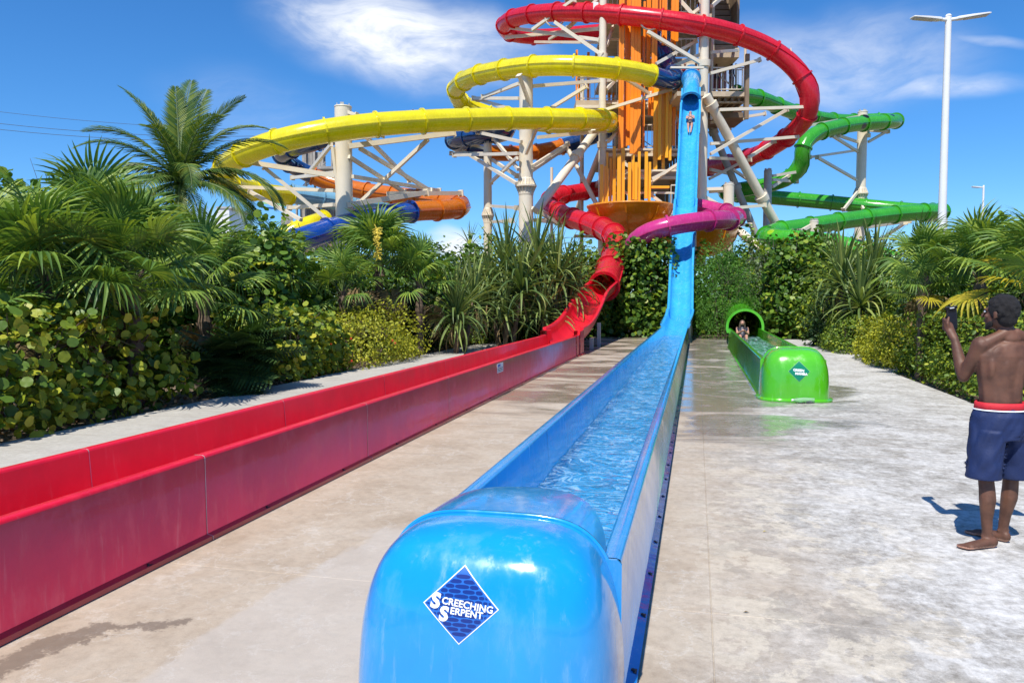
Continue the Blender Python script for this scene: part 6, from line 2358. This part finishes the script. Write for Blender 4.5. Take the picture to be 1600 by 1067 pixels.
# head, turned to the left (away and left)
HC = V_((0.050, 0.085, 1.597))
HT = Matrix.Rotation(R_(38), 3, 'Z')      # local +y of the head is the face direction
def hp(x, y, z):
    return HC + HT @ V_((x, y, z))
ball(mb, hp(0, -0.012, 0.012), V_((0.076, 0.095, 0.098)), HT)
ball(mb, hp(0, 0.020, -0.055), V_((0.058, 0.070, 0.060)), HT)
ball(mb, hp(0, 0.052, -0.088), V_((0.034, 0.032, 0.024)), HT)
balls(mb, [(hp(0, 0.088, 0.012), 0.011), (hp(0, 0.106, -0.020), 0.012)])
ball(mb, hp(0, 0.108, -0.024), V_((0.019, 0.012, 0.010)), HT)
ball(mb, hp(0, 0.088, -0.052), V_((0.026, 0.012, 0.007)), HT)
ball(mb, hp(0, 0.086, -0.064), V_((0.022, 0.012, 0.007)), HT)
for sg in (-1, 1):
    ball(mb, hp(sg * 0.032, 0.080, 0.022), V_((0.018, 0.012, 0.008)), HT)
    ball(mb, hp(sg * 0.040, 0.066, -0.025), V_((0.020, 0.018, 0.018)), HT)
    ball(mb, hp(sg * 0.078, -0.004, -0.012), V_((0.010, 0.019, 0.030)), HT)
    ball(mb, hp(sg * 0.080, 0.004, -0.034), V_((0.007, 0.009, 0.010)), HT)
body = fuse(mb, 'body', [M['skin'], M['sole']], 0.0068, 5, man, paint=lambda c: 1 if c.z < 0.022 else 0)
for sg in (-1, 1):
    eb = MB()
    ball(eb, hp(sg * 0.031, 0.0815, 0.008), 0.0075)
    e_ = eb.mesh('eye', M['white_ink'])
    child_mesh(man, 'eye', e_, Matrix.Identity(4))
# hair and beard
mb = MB()
ball(mb, hp(0, -0.022, 0.022), V_((0.088, 0.098, 0.104)), HT)
ball(mb, hp(0, -0.045, -0.035), V_((0.074, 0.066, 0.070)), HT)
for q in range(420):
    u = V_((rr.gauss(0, 1), rr.gauss(0, 1), rr.gauss(0, 1))).normalized()
    if u.z < -0.5 or (u.y > 0.35 and u.z < 0.3):
        continue
    ball(mb, hp(u.x * 0.084, u.y * 0.094 - 0.022, u.z * 0.100 + 0.022), 0.010 + rr.uniform(-0.002, 0.003))
fuse(mb, 'hair', [M['hair']], 0.006, 4, man)
mb = MB()
for q in range(90):
    a = -1.35 + 2.7 * q / 89
    balls(mb, [(hp(math.sin(a) * 0.060, 0.022 + math.cos(a) * 0.050, -0.060 - 0.030 * math.cos(a)), 0.012), (hp(math.sin(a) * 0.052, 0.022 + math.cos(a) * 0.052, -0.078 - 0.030 * math.cos(a)), 0.013)])
fuse(mb, 'beard', [M['hair']], 0.006, 2, man)


# shorts
def tube_between(mb, rings, n=36):
    rr_ = []
    for (c, rx, ry) in rings:
        rr_.append([V_(c) + V_((math.cos(t) * rx, math.sin(t) * ry, 0)) for t in [2 * math.pi * j / n for j in range(n)]])
    mb.loft(rr_, caps=True)


mb = MB()
tube_between(mb, [((0.062, 0.055, 0.970), 0.162, 0.122), ((0.060, 0.052, 0.90), 0.178, 0.140), ((0.058, 0.055, 0.82), 0.190, 0.147), ((0.058, 0.058, 0.74), 0.184, 0.137)])
tube_between(mb, [((-0.025, 0.04, 0.80), 0.102, 0.125), ((-0.040, 0.035, 0.66), 0.108, 0.120), ((-0.058, 0.03, 0.485), 0.112, 0.112), ((-0.058, 0.03, 0.470), 0.112, 0.112)])
tube_between(mb, [((0.140, 0.070, 0.80), 0.102, 0.125), ((0.158, 0.078, 0.66), 0.105, 0.118), ((0.178, 0.085, 0.475), 0.108, 0.110), ((0.178, 0.085, 0.458), 0.108, 0.110)])


def fold(co, nr):
    n1 = mnoise.noise(V_((co.x * 9 + co.z * 3, co.y * 9, co.z * 2.6)))
    n2 = mnoise.noise(V_((co.x * 22 - co.z * 10, co.y * 20, co.z * 7 + 4)))
    n3 = math.sin(math.atan2(co.y - 0.05, co.x + 0.05 if co.x < 0.06 else co.x - 0.17) * 5 + co.z * 6) * max(0, 0.75 - co.z) * 0.02
    amp = 1.25 if co.z < 0.90 else max(0.05, 1.25 - (co.z - 0.90) * 30)
    amp *= min(1, max(0.12, (co.z - 0.475) * 12))
    return V_((nr.x, nr.y, 0)) * ((n1 * 0.016 + n2 * 0.011 + n3 * 0.6) * amp)


fuse(mb, 'swim_shorts', [M['shorts']], 0.0075, 3, man, disp=fold)
mb = MB()
def band(mb, z0, z1, gx, gy, n=48):
    ring = []
    for j in range(n):
        t = 2 * math.pi * j / n
        w_ = 0.0025 * math.sin(t * 9)
        d = V_((math.cos(t), math.sin(t), 0))
        c = V_((0.060, 0.055, 0))
        ring.append([c + V_((d.x * (gx - 0.006), d.y * (gy - 0.006), z0)), c + V_((d.x * (gx + w_), d.y * (gy + w_), z0 + 0.003)), c + V_((d.x * (gx - 0.004 + w_), d.y * (gy - 0.004 + w_), z1 - 0.003)), c + V_((d.x * (gx - 0.014), d.y * (gy - 0.014), z1))])
    ring.append(ring[0])
    mb.loft(ring, closed=True)
band(mb, 0.945, 0.992, 0.170, 0.130)
child_mesh(man, 'waistband', mb.mesh('waistband', M['band']), Matrix.Identity(4))
mb = MB()
band(mb, 0.935, 0.946, 0.178, 0.139)
child_mesh(man, 'piping', mb.mesh('piping', M['white_ink']), Matrix.Identity(4))
# phone in a waterproof pouch (its own thing)
phw = man.matrix_basis @ PH
phone = thing('phone', phw, 'phone in a black waterproof pouch held up by the man', 'phone', rz=YAW)
pm = Matrix.Rotation(R_(-8), 4, 'Y') @ Matrix.Rotation(R_(6), 4, 'X')
b_ = MB()
pr = []
for (w_, h_, y) in ((0.030, 0.078, -0.007), (0.037, 0.086, -0.005), (0.037, 0.086, 0.005), (0.030, 0.078, 0.007)):
    ring = []
    for j in range(24):
        t = 2 * math.pi * j / 24
        e = 0.35
        ring.append(V_((math.copysign(abs(math.cos(t)) ** e, math.cos(t)) * w_, y, math.copysign(abs(math.sin(t)) ** e, math.sin(t)) * h_)))
    pr.append(ring)
b_.loft(pr, caps=True)
child_mesh(phone, 'pouch', b_.mesh('pouch', M['black']), pm)
child_mesh(phone, 'screen', MB().box(-0.029, 0.029, -0.0085, -0.0078, -0.068, 0.050).mesh('screen', M['lens_dark'] if 'lens_dark' in M else M['bolt']), pm)
child_mesh(phone, 'clip', MB().box(-0.040, 0.040, -0.009, 0.009, 0.074, 0.092).mesh('clip', M['black']), pm)
child_mesh(phone, 'label_print', MB().box(-0.016, 0.016, -0.0102, -0.0092, 0.079, 0.086).mesh('label_print', M['white_ink']), pm)


def small_person(at, rz, label, pose, skin, wear, hair, s=1.0, group=None, top=None, tilt=None):
    """small far figures: pose is a dict of joints in metres"""
    root = thing('person', at, label, 'person', group, rz)
    if tilt is not None:
        root.matrix_basis = tilt
    J = {k: V_(v) for k, v in pose.items()}
    mb = MB()
    balls(mb, [(J['pelvis'], (0.13, 0.10, 0.09)), (J['waist'], (0.11, 0.085, 0.08)), (J['chest'], (0.145, 0.10, 0.10)), (J['neck'], (0.05, 0.05, 0.05)), (J['head'], (0.075, 0.09, 0.10))])
    for sd_ in 'LR':
        balls(mb, [(J['sh' + sd_], 0.052), (J['el' + sd_], 0.040), (J['ha' + sd_], 0.030)])
        hd_ = (J['ha' + sd_] - J['el' + sd_]).normalized()
        for q in range(5):
            off = V_((0.018 * (q - 2), 0.0, 0.0))
            balls(mb, [(J['ha' + sd_] + off, 0.011), (J['ha' + sd_] + off + hd_ * (0.09 if q < 4 else 0.05), 0.009)])
        balls(mb, [(J['hip' + sd_], 0.088), (J['kn' + sd_], 0.055), (J['an' + sd_], 0.038), (J['to' + sd_], 0.030)])
    ball(mb, J['head'] + J['face'] * 0.09, 0.014)
    fuse(mb, 'body', [skin, wear], 0.014, 3, root, paint=lambda c: 1 if ((c - J['pelvis']).length < 0.19 or (top and (c - J['chest']).length < 0.21)) else 0)
    hb = MB()
    up = (J['head'] - J['neck']).normalized()
    f = J['face']
    balls(hb, [(J['head'] - f * 0.02 + up * 0.02, (0.085, 0.09, 0.09)), (J['head'] - f * 0.045 - up * 0.03, (0.075, 0.06, 0.08))])
    if hair == 'long':
        for sg in (-1, 1):
            balls(hb, [(J['head'] + V_((sg * 0.06, 0, 0)) - f * 0.02, 0.04), (J['chest'] + V_((sg * 0.09, 0, 0.05)) - f * 0.06, 0.035)])
    fuse(hb, 'hair', [M['hair'] if hair != 'long' else M['bark']], 0.014, 2, root)
    return root


stand = dict(pelvis=(0, 0, 0.92), waist=(0, 0, 1.08), chest=(0, 0, 1.28), neck=(0, 0, 1.48), head=(0, 0.0, 1.63), face=(0, -1, 0), shL=(-0.18, 0, 1.40), elL=(-0.25, 0.02, 1.12), haL=(-0.16, -0.18, 1.02), shR=(0.18, 0, 1.40), elR=(0.24, 0.02, 1.12), haR=(0.22, -0.12, 0.88),
             hipL=(-0.09, 0, 0.88), knL=(-0.10, -0.02, 0.48), anL=(-0.10, 0.02, 0.08), toL=(-0.11, -0.14, 0.035), hipR=(0.09, 0, 0.88), knR=(0.10, -0.02, 0.48), anR=(0.10, 0.02, 0.08), toR=(0.11, -0.14, 0.035))
small_person(D(1119, 143, 50), YAW, 'dark figure standing at the left end of the upper right tower deck', stand, M['skin'], M['swim_dark'], 'short', top=True)
small_person(D(1143, 143, 50), YAW + 0.6, 'dark figure standing in the middle of the upper right tower deck', stand, M['skin'], M['swim_dark'], 'short', top=True)
small_person(D(1070, 143, 47.2), YAW, 'attendant in a red shirt standing behind the top of the blue slide', stand, M['skin_light'], M['shirt_red'], 'short', top=True)
small_person(D(1087, 143, 47.2), YAW - 0.4, 'second attendant in red shirt right of the top of the blue slide', stand, M['skin'], M['shirt_red'], 'short', top=True)
# girl coming out of the green tunnel, half sitting in the water
sit = dict(pelvis=(0, 0.10, 0.30), waist=(0, 0.22, 0.42), chest=(0, 0.32, 0.55), neck=(0, 0.36, 0.70), head=(0, 0.33, 0.82), face=(0, -1, -0.1), shL=(-0.16, 0.33, 0.64), elL=(-0.17, 0.10, 0.48), haL=(-0.04, -0.05, 0.56), shR=(0.16, 0.33, 0.64), elR=(0.18, 0.12, 0.46), haR=(0.05, -0.03, 0.58),
           hipL=(-0.08, 0.05, 0.28), knL=(-0.10, -0.32, 0.42), anL=(-0.09, -0.72, 0.27), toL=(-0.09, -0.82, 0.34), hipR=(0.08, 0.05, 0.28), knR=(0.10, -0.32, 0.42), anR=(0.09, -0.72, 0.27), toR=(0.09, -0.82, 0.34))
small_person(V_((GXC - 0.10, GY1 - 0.75, 0.02)), 0.0, 'long haired girl sliding out of the green tunnel mouth in splashing water', sit, M['skin_light'], M['swim_dark'], 'long', top=True)
# rider lying on the blue slope, feet first
lie = dict(pelvis=(0, 0.0, 0.14), waist=(0, 0.18, 0.14), chest=(0, 0.38, 0.16), neck=(0, 0.56, 0.17), head=(0, 0.70, 0.20), face=(0, -0.2, 1), shL=(-0.17, 0.46, 0.16), elL=(-0.20, 0.22, 0.20), haL=(0.05, 0.36, 0.28), shR=(0.17, 0.46, 0.16), elR=(0.20, 0.22, 0.20), haR=(-0.05, 0.40, 0.30),
           hipL=(-0.09, -0.02, 0.13), knL=(-0.09, -0.44, 0.15), anL=(-0.05, -0.84, 0.10), toL=(-0.04, -0.92, 0.20), hipR=(0.09, -0.02, 0.13), knR=(0.09, -0.44, 0.15), anR=(0.05, -0.84, 0.10), toR=(0.04, -0.92, 0.20))
tgt = D(1078.5, 192, 41.1)
ki = min(range(len(sp)), key=lambda i: (sp[i] - tgt).length)
t_, x_, u_ = frs[ki]
mw = Matrix(((x_.x, t_.x, u_.x, sp[ki].x), (x_.y, t_.y, u_.y, sp[ki].y), (x_.z, t_.z, u_.z, sp[ki].z), (0, 0, 0, 1)))
small_person(sp[ki], 0.0, 'rider in a dark swimsuit lying feet first near the top of the blue slope', lie, M['skin_light'], M['swim_dark'], 'short', tilt=mw)
